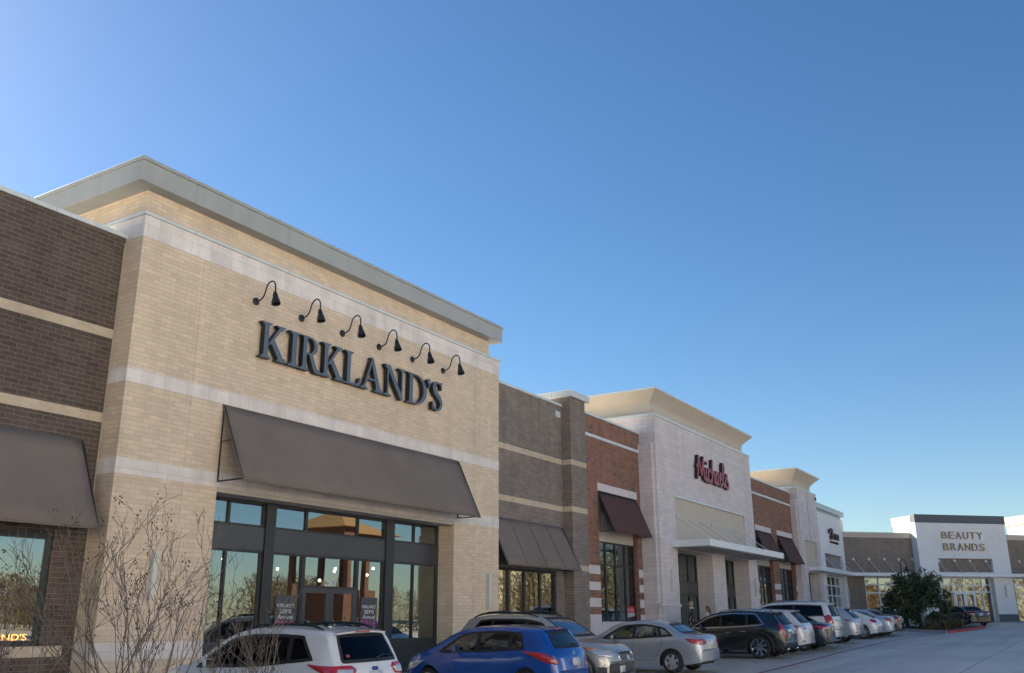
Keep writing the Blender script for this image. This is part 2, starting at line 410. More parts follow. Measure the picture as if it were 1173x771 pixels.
def parapet_coping(root, x0, x1, y, z, th=0.34, h=0.10, over=0.05, name='coping', mt=None):
    return MB().box(x0, x1, y-over, y+th+over, z-h, z).build(name, mt or M['coping'], root, bevel=0.008)

def flat_roof(root, x0, x1, z, y0, y1=48.0):
    MB().box(x0, x1, y0, y1, z-0.4, z).build('roof', M['roof'], root)

YD = 17.6          # plain brick bays
YT = 17.0          # first tower

# ---- 1 dark brick bay at the far left
b = thing('store_building', 'dark brown brick shop bay with sand bands and taupe awning beside the cream tower', 'shop building', (4, YD, 0))
w = MB(); wall_mb(w, -9, 11.895, -1.2, 10.1, YD, 0.35, [(5.2, 11.15, 1.36, 3.47)])
w.build('wall', M['brown'], b)
for z0, z1 in ((7.73,7.935),(5.865,6.07)):
    MB().box(-9, 11.893, YD-0.004, YD+0.01, z0, z1).build('brick_band', M['sandband'], b)
MB().box(-9, 11.6, YD-0.07, YD+0.05, 1.15, 1.355).build('sill', M['sandband'], b, bevel=0.01)
parapet_coping(b, -9, 11.893, YD, 10.2)
window(b, 5.2, 11.15, 1.36, 3.47, YD+0.04, [8.2], [], M['frame'], M['glass'], M['warmroom'], fw_=0.1, room=4)
for x, y, z in ((10.0,19.2,3.2),(10.5,20.0,3.2),(10.2,21,3.2),(10.8,20.6,3.2)):
    MB().lathe([(0.0,-.05),(0.04,-.03),(0.055,0),(0.04,.03),(0.0,.05)], 12, X=Matrix.Translation((x,y,z-.1))).build('ceiling_light', M['lamp'], b)
awning(b, 4.6, 11.5, YD, 5.44, YD-0.95, 3.55, M['awning'])
flat_roof(b, -9, 11.895, 9.3, YD+0.35)

# ---- 2 cream brick tower
b = thing('store_building', 'cream brick shop tower with deep grey-green cornice and broad taupe awning', 'shop building', (19.3, YT, 0))
OX0, OX1 = 14.6, 24.1
w = MB(); wall_mb(w, 11.9, 26.7, -1.2, 10.05, YT, 0.6, [(OX0, OX1, 0.1, 4.78)])
for x0, x1 in ((11.9,12.25),(26.35,26.7)): w.box(x0, x1, YT+0.6, 25, -1.2, 10.05)
w.box(12.25, 26.35, 24.7, 25, 8, 10.05)
w.build('wall', M['cream'], b)
MB().box(12.25, 26.35, YT+0.6, 24.7, 8.9, 9.2).build('roof', M['roof'], b)
# stone courses stand 4 mm proud of the brick
def stone_course(z0, z1, gap=None, e=0.006):
    s = MB()
    if gap:
        s.box(11.9-e, gap[0], YT-e, YT+0.02, z0, z1); MB().box(gap[1], 26.7+e, YT-e, YT+0.02, z0, z1).build('stone_band', M['stone'], b)
    else: s.box(11.9-e, 26.7+e, YT-e, YT+0.02, z0, z1)
    s.box(11.9-e, 11.92, YT+0.02, YT+0.65, z0, z1)
    if not gap: s.box(26.68, 26.7+e, YT+0.02, YT+0.6, z0, z1)
    s.build('stone_band', M['stone'], b)
stone_course(6.72, 7.04); stone_course(4.76, 5.09); stone_course(1.06, 1.39, (OX0, OX1))
MB().box(11.9-.012, 26.7+.012, YT-.012, 25.0, 10.05, 10.57).build('stone_band', M['stone'], b)
MB().box(11.9-.06, 26.7+.06, YT-.06, 25.05, 10.57, 10.65).build('coping', M['coping'], b, bevel=0.01)
MB().box(12.12, 26.58, YT+0.35, 24.8, 10.65, 11.40).build('upper_wall', M['cream'], b)
c = MB().box(11.66, 26.95, YT, 25.1, 11.36, 11.86).build('cornice', M['fascia'], b, bevel=0.012)
MB().box(11.63, 26.98, YT-.03, 25.13, 11.861, 11.95).build('cornice_cap', M['fascia'], c, bevel=0.01)
for zz in (10.75,):    # control joint
    pass
for x in (13.62, 25.2):
    j = MB(); j.box(x-0.006, x+0.006, YT-0.0045, YT+0.01, 1.40, 4.75); j.box(x-0.006, x+0.006, YT-0.0045, YT+0.01, 5.10, 6.71); j.box(x-0.006, x+0.006, YT-0.0045, YT+0.01, 7.05, 10.04)
    j.build('control_joint', M['sandband'], b)
MB().box(11.862, 11.888, YD-.03, YD-.004, 0, 10.0).build('sealant_joint', M['sandband'], b)
# recessed storefront
YS = 17.6
MB().box(OX0, OX1, YT+0.03, YS+0.14, 4.66, 4.779).build('soffit', M['eifsgrey'], b)
for x0, x1 in ((16.73,17.05),(21.47,21.84)): MB().box(x0, x1, YS-0.06, YS+0.12, 0.15, 4.66).build('column_cover', M['frame'], b, bevel=0.01)
M['redpaint_goods'] = mat('red_brown_goods', (.30,.09,.06), .6, .4, 6)
bays = [(14.6, 16.73, [15.57]), (17.05, 21.47, [18.22, 20.27]), (21.84, 24.1, [22.86])]
for x0, x1, ml in bays:
    window(b, x0, x1, 4.02, 4.66, YS, ml, [], M['frame'], M['glass'], None, name='transom_window')
    MB().box(x0, x1, YS-0.012, YS+0.09, 3.47, 4.018).build('spandrel_panel', M['panel'], b)
    if x0 != 17.05:
        window(b, x0, x1, 1.24, 3.468, YS, ml, [], M['frame'], M['glass'], None)
        MB().box(x0, x1, YS+0.01, YS+0.10, 0.15, 1.238).build('bulkhead', M['frame'], b)
    else:
        window(b, 17.05, 18.19, 0.30, 3.468, YS, [], [], M['frame'], M['glass'], None)
        window(b, 20.30, 21.47, 0.30, 3.468, YS, [], [], M['frame'], M['glass'], None)
        window(b, 18.19, 20.30, 2.62, 3.468, YS, [], [], M['frame'], M['glass'], None, name='transom_window')
r = MB(); X0_, X1_, Y0_, Y1_, Z0_, Z1_ = 12.4, 26.2, YS+.16, 24.4, .3, 4.64
r.add([(X0_,Y0_,Z0_),(X1_,Y0_,Z0_),(X1_,Y1_,Z0_),(X0_,Y1_,Z0_)], [(0,1,2,3)]); r.add([(X0_,Y0_,Z1_),(X1_,Y0_,Z1_),(X1_,Y1_,Z1_),(X0_,Y1_,Z1_)], [(3,2,1,0)])
r.add([(X0_,Y1_,Z0_),(X1_,Y1_,Z0_),(X1_,Y1_,Z1_),(X0_,Y1_,Z1_)], [(0,1,2,3)]); r.add([(X0_,Y0_,Z0_),(X0_,Y1_,Z0_),(X0_,Y1_,Z1_),(X0_,Y0_,Z1_)], [(0,1,2,3)]); r.add([(X1_,Y0_,Z0_),(X1_,Y1_,Z0_),(X1_,Y1_,Z1_),(X1_,Y0_,Z1_)], [(3,2,1,0)])
r.build('shop_interior', M['room'], b, fix=False)
M['shelfwood'] = mat('warm_shelf_wood', (.30,.15,.07), .6, .3, 3)
for x, y, w_, h_ in ((15.0,18.9,1.3,1.7),(16.9,19.6,1.2,2.1),(18.4,20.6,1.0,2.3),(20.1,20.2,1.1,2.2),(21.6,18.9,1.2,1.6),(23.2,19.4,1.3,2.0)):
    s_ = MB(); s_.box(x, x+.05, y, y+.4, .3, .3+h_); s_.box(x+w_-.05, x+w_, y, y+.4, .3, .3+h_); s_.box(x+.05, x+w_-.05, y+.36, y+.4, .3, .3+h_)
    k = 0
    while .35+k*.42 < .3+h_: s_.box(x+.05, x+w_-.05, y, y+.355, .32+k*.42, .36+k*.42); k += 1
    so_ = s_.build('display_shelf', M['shelfwood'], b)
    rr = random.Random(int(x*10)); g_ = MB()
    for j in range(k-1):
        q = x+.12
        while q < x+w_-.2: 
            ww_ = rr.uniform(.06,.16); g_.box(q, q+ww_, y+.06, y+.24, .362+j*.42, .362+j*.42+rr.uniform(.10,.30)); q += ww_+rr.uniform(.03,.10)
    tag(g_.build('goods', M['eifs'] if int(x) % 2 else M['redpaint_goods'], so_), kind='stuff')
for x0, x1 in ((18.19, 19.243), (19.247, 20.30)):
    d = MB()
    d.box(x0, x0+.13, YS-.01, YS+.06, .32, 2.618); d.box(x1-.13, x1, YS-.01, YS+.06, .32, 2.618)
    d.box(x0+.13, x1-.13, YS-.01, YS+.06, 2.50, 2.618); d.box(x0+.13, x1-.13, YS-.01, YS+.06, .32, .58)
    dd = d.build('door', M['panel'], b)
    MB().box(x0+.13, x1-.13, YS+.02, YS+.03, .58, 2.50).build('pane', M['glass'], dd)
    hx = x1-.16 if x0 < 19 else x0+.16
    MB().tube([(hx, YS-.06, 1.15), (hx, YS-.06, 1.75)], .018, 8).build('handle', M['steel'], dd)
font_solid('2061', lambda u,v,dd: (19.05+.40*u, YS+.045-dd, 2.70+.145*v), .004, 'address_number', b, M['whitepaint'])
for x, y, z in ((18.6,19.5,3.4),(21.6,19.6,3.3),(23.6,19.8,3.4),(17.6,20,3.4),(20.6,21,3.3),(21.9,23,3.5),(17.0,21,3.4),(25.2,21.4,3.3),(18.9,22.5,3.5),(24.2,22,3.4),(19.8,19.2,2.9),(20.2,18.9,2.9)):
    MB().lathe([(0.0,-.04),(0.03,-.03),(0.042,0),(0.03,.03),(0,.04)], 12, X=Matrix.Translation((x,y,z))).build('ceiling_light', M['lamp'], b)
awning(b, 14.55, 24.28, YT, 6.71, YT-0.90, 4.85, M['awning'])

# ---- 3 grey-brown brick bay between tower and pier
b = thing('store_building', 'grey-brown brick shop bay with seamed taupe awning between cream tower and brick pier', 'shop building', (29.5, YD, 0))
w = MB(); wall_mb(w, 26.705, 33.0, -1.2, 10.1, YD, 0.35, [(27.05, 31.75, 1.2, 3.57)]); w.build('wall', M['greybrown'], b)
for z0, z1 in ((7.73,7.935),(5.865,6.07)): MB().box(26.707, 32.38, YD-0.004, YD+0.01, z0, z1).build('brick_band', M['sandband'], b)
parapet_coping(b, 26.71, 32.38, YD, 10.2)
MB().box(31.9, 32.25, YD-.03, YD+.01, 9.62, 9.86).build('vent', M['coping'], b)
window(b, 27.05, 31.75, 1.2, 3.57, YD+0.06, [28.40, 29.50, 30.63], [], M['frame'], M['glass'], M['warmroom'], fw_=0.1, room=3)
awning(b, 26.95, 32.25, YD, 5.27, YD-0.85, 3.58, M['awning'], ribs=(28.27, 29.6, 30.92))
flat_roof(b, 26.705, 33.7, 9.3, YD+0.35)

b = thing('brick_pier', 'tall grey-brown brick pier with pale cap between the grey and the red brick bays', 'pier', (33, 17.2, 0))
MB().box(32.4, 33.7, 17.2, 18.6, -1.2, 10.47).build('shaft', M['greybrown'], b)
for z0, z1 in ((7.73,7.935),(5.865,6.07),(3.62,3.83)): MB().box(32.396, 33.704, 17.196, 17.58, z0, z1).build('brick_band', M['sandband'], b)
MB().box(32.24, 33.86, 17.04, 18.75, 10.471, 10.74).build('cap', M['coping'], b, bevel=0.02)

# ---- 4 red brick bays
YR = 17.4
def red_bay(root, x0, x1, ops, sticker):
    w = MB(); wall_mb(w, x0, x1, -1.2, 10.1, YR, 0.35, [(a, c, 1.72, 7.0) for a, c in ops]); w.build('wall', M['red'], root)
    parapet_coping(root, x0, x1, YR, 10.22)
    MB().box(x0, x1, YR-.05, YR+.02, 9.20, 9.33).build('belt_course', M['coping'], root, bevel=0.01)
    edges = [x0] + [v for o in ops for v in o] + [x1]
    for k in range(0, len(edges), 2):
        for z0, z1 in ((3.58,3.92),(2.94,3.27),(2.29,2.64),(1.0,2.0)):
            MB().box(edges[k]+.001, edges[k+1]-(0.002 if k+2 < len(edges) else 0), YR-.005, YR+.34, z0, z1).build('stone_stripe', M['lintel'], root)
    for a, c in ops:
        MB().box(a-.05, c+.05, YR-.03, YR+.3, 7.0, 7.33).build('lintel', M['lintel'], root, bevel=0.008)
        MB().box(a+.002, c-.002, YR-.04, YR+.33, 1.0, 1.72).build('sill_wall', M['lintel'], root)
        MB().box(a, c, YR+.22, YR+.34, 4.96, 6.998).build('infill_panel', M['eifsgrey'], root)
        n = 4; step = (c-a)/n
        ww = window(root, a, c, 1.722, 4.958, YR+.20, [a+step*i for i in range(1,n)], [4.02], M['frame'], M['glassdark'], M['darkroom'], room=3)
        if sticker:
            for i in range(n):
                xa, xb = a+step*i+.05, a+step*(i+1)-.05
                s = MB().box(xa, xb, YR+.252, YR+.256, 2.08, 2.36).build('window_band', mat('red_vinyl', (0.52,0.03,0.04), 0.4), ww)
                MB().box(xa, xb, YR+.252, YR+.256, 1.78, 2.078).build('frosted_film', mat('frosted_film', (0.42,0.46,0.50), 0.6), ww)
                font_solid(('Framing', 'Custom', 'Art', 'Crafts')[i], lambda u,v,dd,xa=xa,xb=xb: (xa+.12+(xb-xa-.24)*u, YR+.251-dd, 2.15+.12*v), .002, 'band_lettering', ww, M['whitepaint'])
        awning(root, a+.01, c-.01, YR, 6.96, YR-.75, 5.28, M['maroon'])
b = thing('store_building', 'red brick shop bay with one maroon awning and white stone stripes beside the brick pier', 'shop building', (37, YR, 0))
red_bay(b, 33.705, 40.1, [(35.1, 38.95)], True); flat_roof(b, 33.705, 40.1, 9.3, YR+.35)
b = thing('store_building', 'red brick shop bay with two maroon awnings between stone tower and groove pilaster', 'shop building', (60, YR, 0))
red_bay(b, 53.55, 64.95, [(56.45, 59.55), (60.95, 64.45)], False); flat_roof(b, 53.6, 70.3, 9.3, YR+.35)

# ---- 5 pale stone tower
YM = 16.6
b = thing('store_building', 'pale pinkish stone shop tower with flared cornice and white flat entrance canopy', 'shop building', (46.65, YM, 0))
X0, X1 = 39.6, 53.7
w = MB(); wall_mb(w, X0, X1, -1.2, 10.95, YM, 0.85, [(41.65, 46.3, .3, 4.95), (48.2, 52.1, .3, 4.95), (41.65, 52.0, 5.31, 7.37)])
for x0, x1 in ((X0, X0+.4), (X1-.4, X1)): w.box(x0, x1, YM+.85, 24, -1.2, 10.95)
w.box(X0+.4, X1-.4, 23.6, 24, 8, 10.95); w.build('wall', M['ashlar'], b)
MB().box(X0+.4, X1-.4, YM+.85, 23.6, 9.0, 9.3).build('roof', M['roof'], b)
MB().box(X0-.22, X0-.002, YM+.12, YR-.01, -1.2, 9.62).build('quoin', M['ashlar'], b)
MB().box(X0-.06, X1+.06, YM-.06, 24.06, 10.951, 11.08).build('coping', M['coping'], b, bevel=0.01)
bx0, bx1, by0 = X0+.28, X1-.28, YM+.30
MB().box(bx0, bx1, by0, 23.7, 11.08, 11.62).build('upper_wall', M['eifs'], b)
def flare(root, bx0, bx1, by0, by1, z0, z1, ox, oy, mt):
    c = MB(); n = 5; rows = []
    for i in range(n+1):
        s = i/n; k = s**1.25; z = z0+(z1-z0)*s
        rows.append([(bx0-ox*k, by0-oy*k, z), (bx1+ox*k, by0-oy*k, z), (bx1+ox*k, by1+ox*k, z), (bx0-ox*k, by1+ox*k, z)])
    vs = [p for r_ in rows for p in r_]; fs = []
    for i in range(n):
        for k in range(4): fs.append((i*4+k, i*4+(k+1)%4, (i+1)*4+(k+1)%4, (i+1)*4+k))
    fs.append(tuple(range(n*4, n*4+4))); fs.append((3,2,1,0)); c.add(vs, fs)
    o = c.build('cornice', mt, root)
    MB().box(bx0-ox-.03, bx1+ox+.03, by0-oy-.03, by1+ox+.03, z1+.001, z1+.09).build('cornice_cap', M['coping'], o, bevel=0.01)
flare(b, bx0, bx1, by0, 23.7, 11.62, 12.17, .50, .52, M['eifs'])
MB().box(41.65, 52.0, YM+.10, YM+.3, 5.31, 7.369).build('stucco_panel', M['eifs'], b)
MB().box(41.6, 52.05, YM-.05, YM+.1, 7.36, 7.45).build('panel_cap', M['coping'], b, bevel=0.008)
MB().box(X0-.26, 41.68, YM-.05, YM+.05, 2.34, 2.46).build('base_moulding', M['lintel'], b, bevel=0.015)
MB().box(51.9, X1+.04, YM-.05, YM+.05, 2.34, 2.46).build('base_moulding', M['lintel'], b, bevel=0.015)
for x0, x1 in ((41.65,46.3),(48.2,52.1)):
    n = 4; s = (x1-x0)/n
    window(b, x0, x1, .32, 4.94, YM+.86, [x0+s*i for i in range(1,n)], [2.95, 3.55], M['frame'], M['glassdark'], M['darkroom'], room=5, fw_=.08)
    MB().box(x0+.08, x1-.08, YM+.865, YM+.90, 2.98, 3.52).build('spandrel_panel', M['panel'], b)
cp = MB().box(40.95, 52.7, 14.75, YM-.001, 4.99, 5.30).build('canopy', M['whitepaint'], b, bevel=0.012)
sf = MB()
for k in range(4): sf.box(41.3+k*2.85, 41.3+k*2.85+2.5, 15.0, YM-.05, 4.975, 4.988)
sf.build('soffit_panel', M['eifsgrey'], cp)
for x in (42.06, 43.59, 45.2, 46.75, 48.4, 50.0, 51.55):
    r = MB(); r.tube([(x, YM+.08, 6.46), (x, 15.15, 5.32)], .018, 8); r.lathe([(0,0),(.10,0),(.10,.05),(0,.05)], 12, X=Matrix.Translation((x,YM+.10,6.46)) @ Matrix.Rotation(R(90),4,'X'))
    r.build('tie_rod', M['steel'], cp, smooth=True, sharp=40)

# ---- 6 narrow pilaster block with a groove
YP = 16.9
b = thing('store_building', 'narrow pale stone pilaster block with a vertical dark groove and flared cornice', 'shop building', (67.5, YP, 0))
w = MB(); wall_mb(w, 64.95, 70.0, -1.2, 10.45, YP, .8, [(66.0, 69.1, .6, 4.85), (65.8, 69.0, 5.25, 7.02), (67.40, 67.56, 7.02, 10.45)])
w.box(64.95, 65.3, YP+.8, 23, -1.2, 10.45); w.box(69.7, 70.0, YP+.8, 23, -1.2, 10.45); w.build('wall', M['ashlar'], b)
MB().box(64.7, 64.948, YP+.1, YR-.01, -1.2, 9.7).build('quoin', M['ashlar'], b)
MB().box(67.40, 67.56, YP+.25, YP+.3, 7.02, 10.45).build('groove_back', M['frame'], b)
MB().box(65.8, 69.0, YP+.16, YP+.3, 5.25, 7.02).build('stucco_panel', M['eifs'], b)
MB().box(64.6, 70.05, YP-.05, 23, 10.451, 10.56).build('coping', M['coping'], b, bevel=.01)
MB().box(65.15, 69.75, YP+.3, 22.8, 10.56, 11.05).build('upper_wall', M['eifs'], b)
flare(b, 65.15, 69.75, YP+.3, 22.8, 11.05, 11.72, .85, .55, M['eifs'])
window(b, 66.0, 69.1, .8, 4.84, YP+.72, [67.0, 68.05], [3.0, 3.5], M['frame'], M['glassdark'], M['darkroom'], room=3)
MB().tube([(69.75, YP-.06, 10.1), (69.75, YP-.06, 10.3)], .06, 8).build('camera', M['black'], b)

# ---- 7 white tower
YW = 17.0
b = thing('store_building', 'white painted brick shop tower with pale blue-grey flat fascia beside the inner corner', 'shop building', (74.4, YW, 0))
w = MB(); wall_mb(w, 70.005, 78.5, -1.2, 9.30, YW, .6, [(71.6, 77.2, 5.45, 6.46), (71.5, 77.0, 1.0, 4.92)])
w.box(70.05, 70.4, YW+.6, 23, -1.2, 9.3); w.box(78.1, 78.5, YW+.6, 23, -1.2, 9.3); w.build('wall', M['whitebrick'], b)
MB().box(70.006, 78.55, YW-.05, 23, 9.301, 9.38).build('coping', M['whitepaint'], b, bevel=.01)
MB().box(70.2, 78.4, YW+.12, 22.9, 9.38, 9.64).build('upper_wall', mat('blue_grey_metal', (0.30,0.37,0.40), .5, .05), b)
MB().box(70.006, 78.95, YW-.05, 23.2, 9.64, 10.06).build('cornice', mat('pale_blue_grey_metal', (0.42,0.50,0.53), .45, .05), b, bevel=.012)
MB().box(71.6, 77.2, YW+.2, YW+.3, 5.45, 6.46).build('brick_recess', M['diagbrown'], b)
window(b, 71.5, 77.0, 1.02, 4.90, YW+.35, [72.9, 74.2, 75.6], [2.6, 3.45, 4.2], M['whitepaint'], M['glass'], M['darkroom'], fw_=.09, room=4)
flat_roof(b, 70.3, 90, 8.0, 23.3)

# ---- 8 the wing set at 45 degrees
O = (47.5, 47.5, 0)
def diag(t, off=0.0, z=0.0):
    return Vector((47.5+.70711*t-.70711*off, 47.5-.70711*t-.70711*off, z))
def dthing(name, label, cat, group=None):
    o = thing(name, label, cat, O, -R(45), group, local=True); return o
b = dthing('store_building', 'angled brown brick shop wing with tan top band behind the bushy tree', 'shop building')
w = MB(); wall_mb(w, 42.9, 49.5, -1, 8.05, 0, .4, [(44.66, 49.49, 1.2, 4.97)]); w.build('wall', M['diagbrown'], b)
MB().box(42.9, 49.5, -.02, .42, 8.051, 8.42).build('top_band', M['eifs'], b); MB().box(42.9, 49.5, -.05, .45, 8.421, 8.48).build('coping', M['coping'], b)
window(b, 44.66, 49.4, 1.2, 4.97, .1, [45.95, 47.2, 48.4], [3.75, 4.38], M['whitepaint'], M['glasswarm'], M['warmroom'], fw_=.1, room=5)
MB().box(42.9, 49.5, .5, 20, 7.3, 7.6).build('roof', M['roof'], b)
b = dthing('store_building', 'white painted brick corner tower with slate fascia and gilt two-line lettering', 'shop building')
F = -.707
w = MB(); wall_mb(w, 49.38, 57.88, -1, 9.15, F, .6, [(51.08, 56.19, 5.36, 6.44), (51.1, 56.05, 1.1, 4.95)])
w.box(49.38, 49.75, F+.6, 2.15, -1, 9.15); w.box(57.5, 57.88, F+.6, 2.15, -1, 9.15); w.box(49.75, 57.5, 1.8, 2.15, 7, 9.15); w.build('wall', M['whitebrick'], b)
MB().box(49.33, 57.93, F-.05, 2.2, 9.151, 9.25).build('coping', M['whitepaint'], b)
c = MB().box(49.37, 57.95, F-.04, F+.5, 9.25, 9.92).build('fascia', M['darkfascia'], b, bevel=.012)
MB().box(49.35, 57.97, F+.501, 2.3, 9.25, 9.86).build('side_fascia', M['eifs'], b)
MB().box(51.08, 56.19, F+.22, F+.3, 5.36, 6.44).build('brick_recess', M['diagbrown'], b)
window(b, 51.1, 56.05, 1.3, 4.94, F+.45, [51.65, 52.45, 54.43, 55.2], [3.83, 4.38], M['whitepaint'], M['glasswarm'], M['warmroom'], fw_=.09, room=5)
for x0, x1 in ((52.52,53.46),(53.47,54.38)):
    d = MB(); y = F+.40
    d.box(x0, x0+.14, y, y+.06, 1.4, 3.78); d.box(x1-.14, x1, y, y+.06, 1.4, 3.78); d.box(x0+.14, x1-.14, y, y+.06, 3.64, 3.78); d.box(x0+.14, x1-.14, y, y+.06, 1.4, 1.62)
    dd = d.build('door', M['whitepaint'], b)
    g = MB()                                        # pale swirl decals on the door glass
    rr = random.Random(int(x0*10))
    for k in range(9):
        cx, cz, rad = rr.uniform(x0+.3,x1-.3), rr.uniform(2.5,3.5), rr.uniform(.05,.11)
        g.tube([(cx+rad*math.cos(a*.7)*(1-a*.09), y+.03, cz+rad*1.3*math.sin(a*.7)*(1-a*.09)) for a in range(9)], .022, 4)
    g.build('swirl_decal', M['whitepaint'], dd)
for x0, x1 in ((49.375,51.1),(56.06,57.885)):
    MB().box(x0-.006, x1+.006, F-.03, F-.001, 1.0, 2.09).build('base_course', M['darkstone'], b)
b = dthing('store_building', 'brown brick wing with tan top band running on beyond the white corner tower', 'shop building')
w = MB(); wall_mb(w, 57.885, 80, -1, 8.05, 0, .4, [(58.56, 60.9, 1.2, 4.97)]); w.build('wall', M['diagbrown'], b)
MB().box(57.885, 80, -.02, .42, 8.051, 8.42).build('top_band', M['eifs'], b); MB().box(57.885, 80, -.05, .45, 8.421, 8.48).build('coping', M['coping'], b)
window(b, 58.56, 60.9, 1.2, 4.97, .1, [59.7], [3.75, 4.38], M['whitepaint'], M['glasswarm'], M['warmroom'], fw_=.1, room=5)
b = dthing('store_building', 'sunlit white tower side with beige fascia behind the slate-topped corner tower', 'shop building')
MB().box(61.0, 70, F, 2.6, -1, 9.45).build('wall', M['whitebrick'], b); MB().box(60.9, 70.1, F-.1, 2.7, 9.451, 10.2).build('fascia', M['eifs'], b)

# long white canopy following the inner corner
b = thing('entrance_canopy', 'long thin white flat canopy bending round the inner corner above the shop windows', 'canopy', (78, 15, 5))
k1 = diag(70, .709); k0 = diag(70, 1.49)
poly = [(66.3, YP-.002), (66.3, 16.15), (76.74, 16.15), (k0.x, k0.y), (k1.x, k1.y)]
p7 = diag(61.0,.709); p8 = diag(61.0,0); p1 = diag(57.885, 0); p2 = diag(57.885, .708); p3 = diag(49.375, .708); p4 = diag(49.375, 0); p5 = diag(43.25, .002)
poly += [(p7.x, p7.y), (p8.x, p8.y), (p1.x, p1.y), (p2.x, p2.y), (p3.x, p3.y), (p4.x, p4.y), (p5.x, p5.y), (77.9, YW-.003), (70.0, YW-.003), (69.998, YP-.002)]
MB().prism(poly, 4.98, 5.23).build('slab', M['whitepaint'], b)
for t, o_, z in [(43.85,0,6.33),(45.23,0,6.33),(46.63,0,6.34),(47.97,0,6.35),(49.2,0,6.36),(59.38,0,6.29),(60.6,0,6.29)] + [(q,.49,6.26) for q in (51.3,52.75,54.2,55.7)]:
    r = MB(); r.tube([diag(t,o_,z), diag(t,1.35,5.24)], .03, 6); r.lathe([(0,-.04),(.11,-.04),(.11,.05),(0,.05)], 10, X=Matrix.Translation(diag(t,o_+.02,z)) @ Matrix.Rotation(-R(45),4,'Z') @ Matrix.Rotation(R(90),4,'X'))
    r.build('tie_rod', M['steel'], b)
for x in (71.9, 73.1, 74.3, 75.5, 76.7):
    r = MB(); r.tube([(x, YW+.2, 6.35), (x, 16.3, 5.24)], .03, 6); r.build('tie_rod', M['steel'], b)

# ================================================================== signs
def stroke(pts, w):
    ws = w if isinstance(w, (list,tuple)) else [w]*len(pts)
    out = []
    for i in range(len(pts)-1):
        (x0,y0),(x1,y1) = pts[i], pts[i+1]; l = math.hypot(x1-x0,y1-y0) or 1; nx, ny = -(y1-y0)/l, (x1-x0)/l
        a, b_ = ws[i]/2, ws[i+1]/2
        out.append([(x0+nx*a,y0+ny*a),(x0-nx*a,y0-ny*a),(x1-nx*b_,y1-ny*b_),(x1+nx*b_,y1+ny*b_)])
    for i in range(1, len(pts)-1):
        x, y = pts[i]; a = ws[i]/2
        out.append([(x+a*math.cos(k*math.pi/5), y+a*math.sin(k*math.pi/5)) for k in range(10)])
    return out
def smooth_path(pts, n=6):
    out = []; P_ = [pts[0]]+list(pts)+[pts[-1]]
    for i in range(1, len(P_)-2):
        p0,p1,p2,p3 = P_[i-1],P_[i],P_[i+1],P_[i+2]
        for k in range(n):
            t = k/n
            out.append(tuple(0.5*((2*p1[j])+(-p0[j]+p2[j])*t+(2*p0[j]-5*p1[j]+4*p2[j]-p3[j])*t*t+(-p0[j]+3*p1[j]-3*p2[j]+p3[j])*t**3) for j in range(len(p1))))
    out.append(tuple(P_[-2])); return out
def rect(x0,x1,y0,y1): return [(x0,y0),(x1,y0),(x1,y1),(x0,y1)]
def serif_b(xc, w, sw=.16): return [(xc-w/2,0),(xc+w/2,0),(xc+w/2,.035),(xc+sw/2+.02,.075),(xc+sw/2,.12),(xc-sw/2,.12),(xc-sw/2-.02,.075),(xc-w/2,.035)]
def serif_t(xc, w, sw=.16): return [(a,1-b_) for a,b_ in reversed(serif_b(xc,w,sw))]
def arc(cx,cy,rx,ry,a0,a1,n=14): return [(cx+rx*math.cos(a0+(a1-a0)*k/n), cy+ry*math.sin(a0+(a1-a0)*k/n)) for k in range(n+1)]
def half_ring(x0,cx,cy,rx,ry,tx,ty):
    h = math.pi/2
    return [(x0,cy-ry)]+arc(cx,cy,rx,ry,-h,h)+[(x0,cy+ry),(x0,cy+ry-ty)]+arc(cx,cy,rx-tx,ry-ty,h,-h)+[(x0,cy-ry+ty)]
GL = {}
GL['I'] = ([rect(.12,.28,.02,.98), serif_b(.2,.40), serif_t(.2,.40)], .40)
GL['K'] = ([rect(.12,.28,.02,.98), serif_b(.2,.38), serif_t(.2,.38), [(.27,.38),(.35,.38),(.80,.97),(.68,.97)], [(.34,.50),(.47,.60),(.92,.03),(.70,.03)], serif_t(.73,.34,.1), serif_b(.81,.40,.2)], 1.0)
GL['R'] = ([rect(.12,.28,.02,.98), serif_b(.2,.38), [(0.01,1),(.3,1),(.3,.95),(.01,.965)][::-1], half_ring(.2,.42,.735,.33,.265,.155,.055), [(.38,.50),(.53,.52),(.74,.14),(.97,.03),(.97,-.01),(.72,-.01),(.60,.06)]], .97)
GL['L'] = ([rect(.12,.28,.02,.98), serif_t(.2,.38), [(.01,0),(.3,0),(.3,.05),(.01,.035)], rect(.2,.68,0,.055), [(.60,.0),(.72,.0),(.76,.27),(.72,.27),(.66,.12),(.58,.055)]], .76)
GL['A'] = ([[(.15,.03),(.215,.03),(.53,.93),(.49,1.03)], [(.44,1.03),(.55,1.03),(.93,.03),(.73,.03)], rect(.26,.78,.31,.37), serif_b(.18,.34,.08), serif_b(.83,.40,.2)], 1.03)
GL['N'] = ([rect(.15,.215,.03,.97), rect(.83,.895,.0,.97), [(.06,1),(.28,1),(.895,.10),(.895,-.02),(.80,-.02)], serif_b(.18,.36,.08), serif_t(.14,.24,.1), serif_t(.86,.34,.08)], 1.03)
GL['D'] = ([rect(.12,.28,.02,.98), [(.01,0),(.3,0),(.3,.05),(.01,.035)], [(.01,.965),(.3,.95),(.3,1),(.01,1)], half_ring(.2,.42,.5,.53,.5,.165,.05)], .95)
GL["'"] = ([arc(.14,.9,.1,.1,0,2*math.pi,14)[:-1], [(.24,.9),(.22,.80),(.15,.70),(.06,.65),(.05,.68),(.11,.73),(.14,.82),(.12,.9)]], .26)
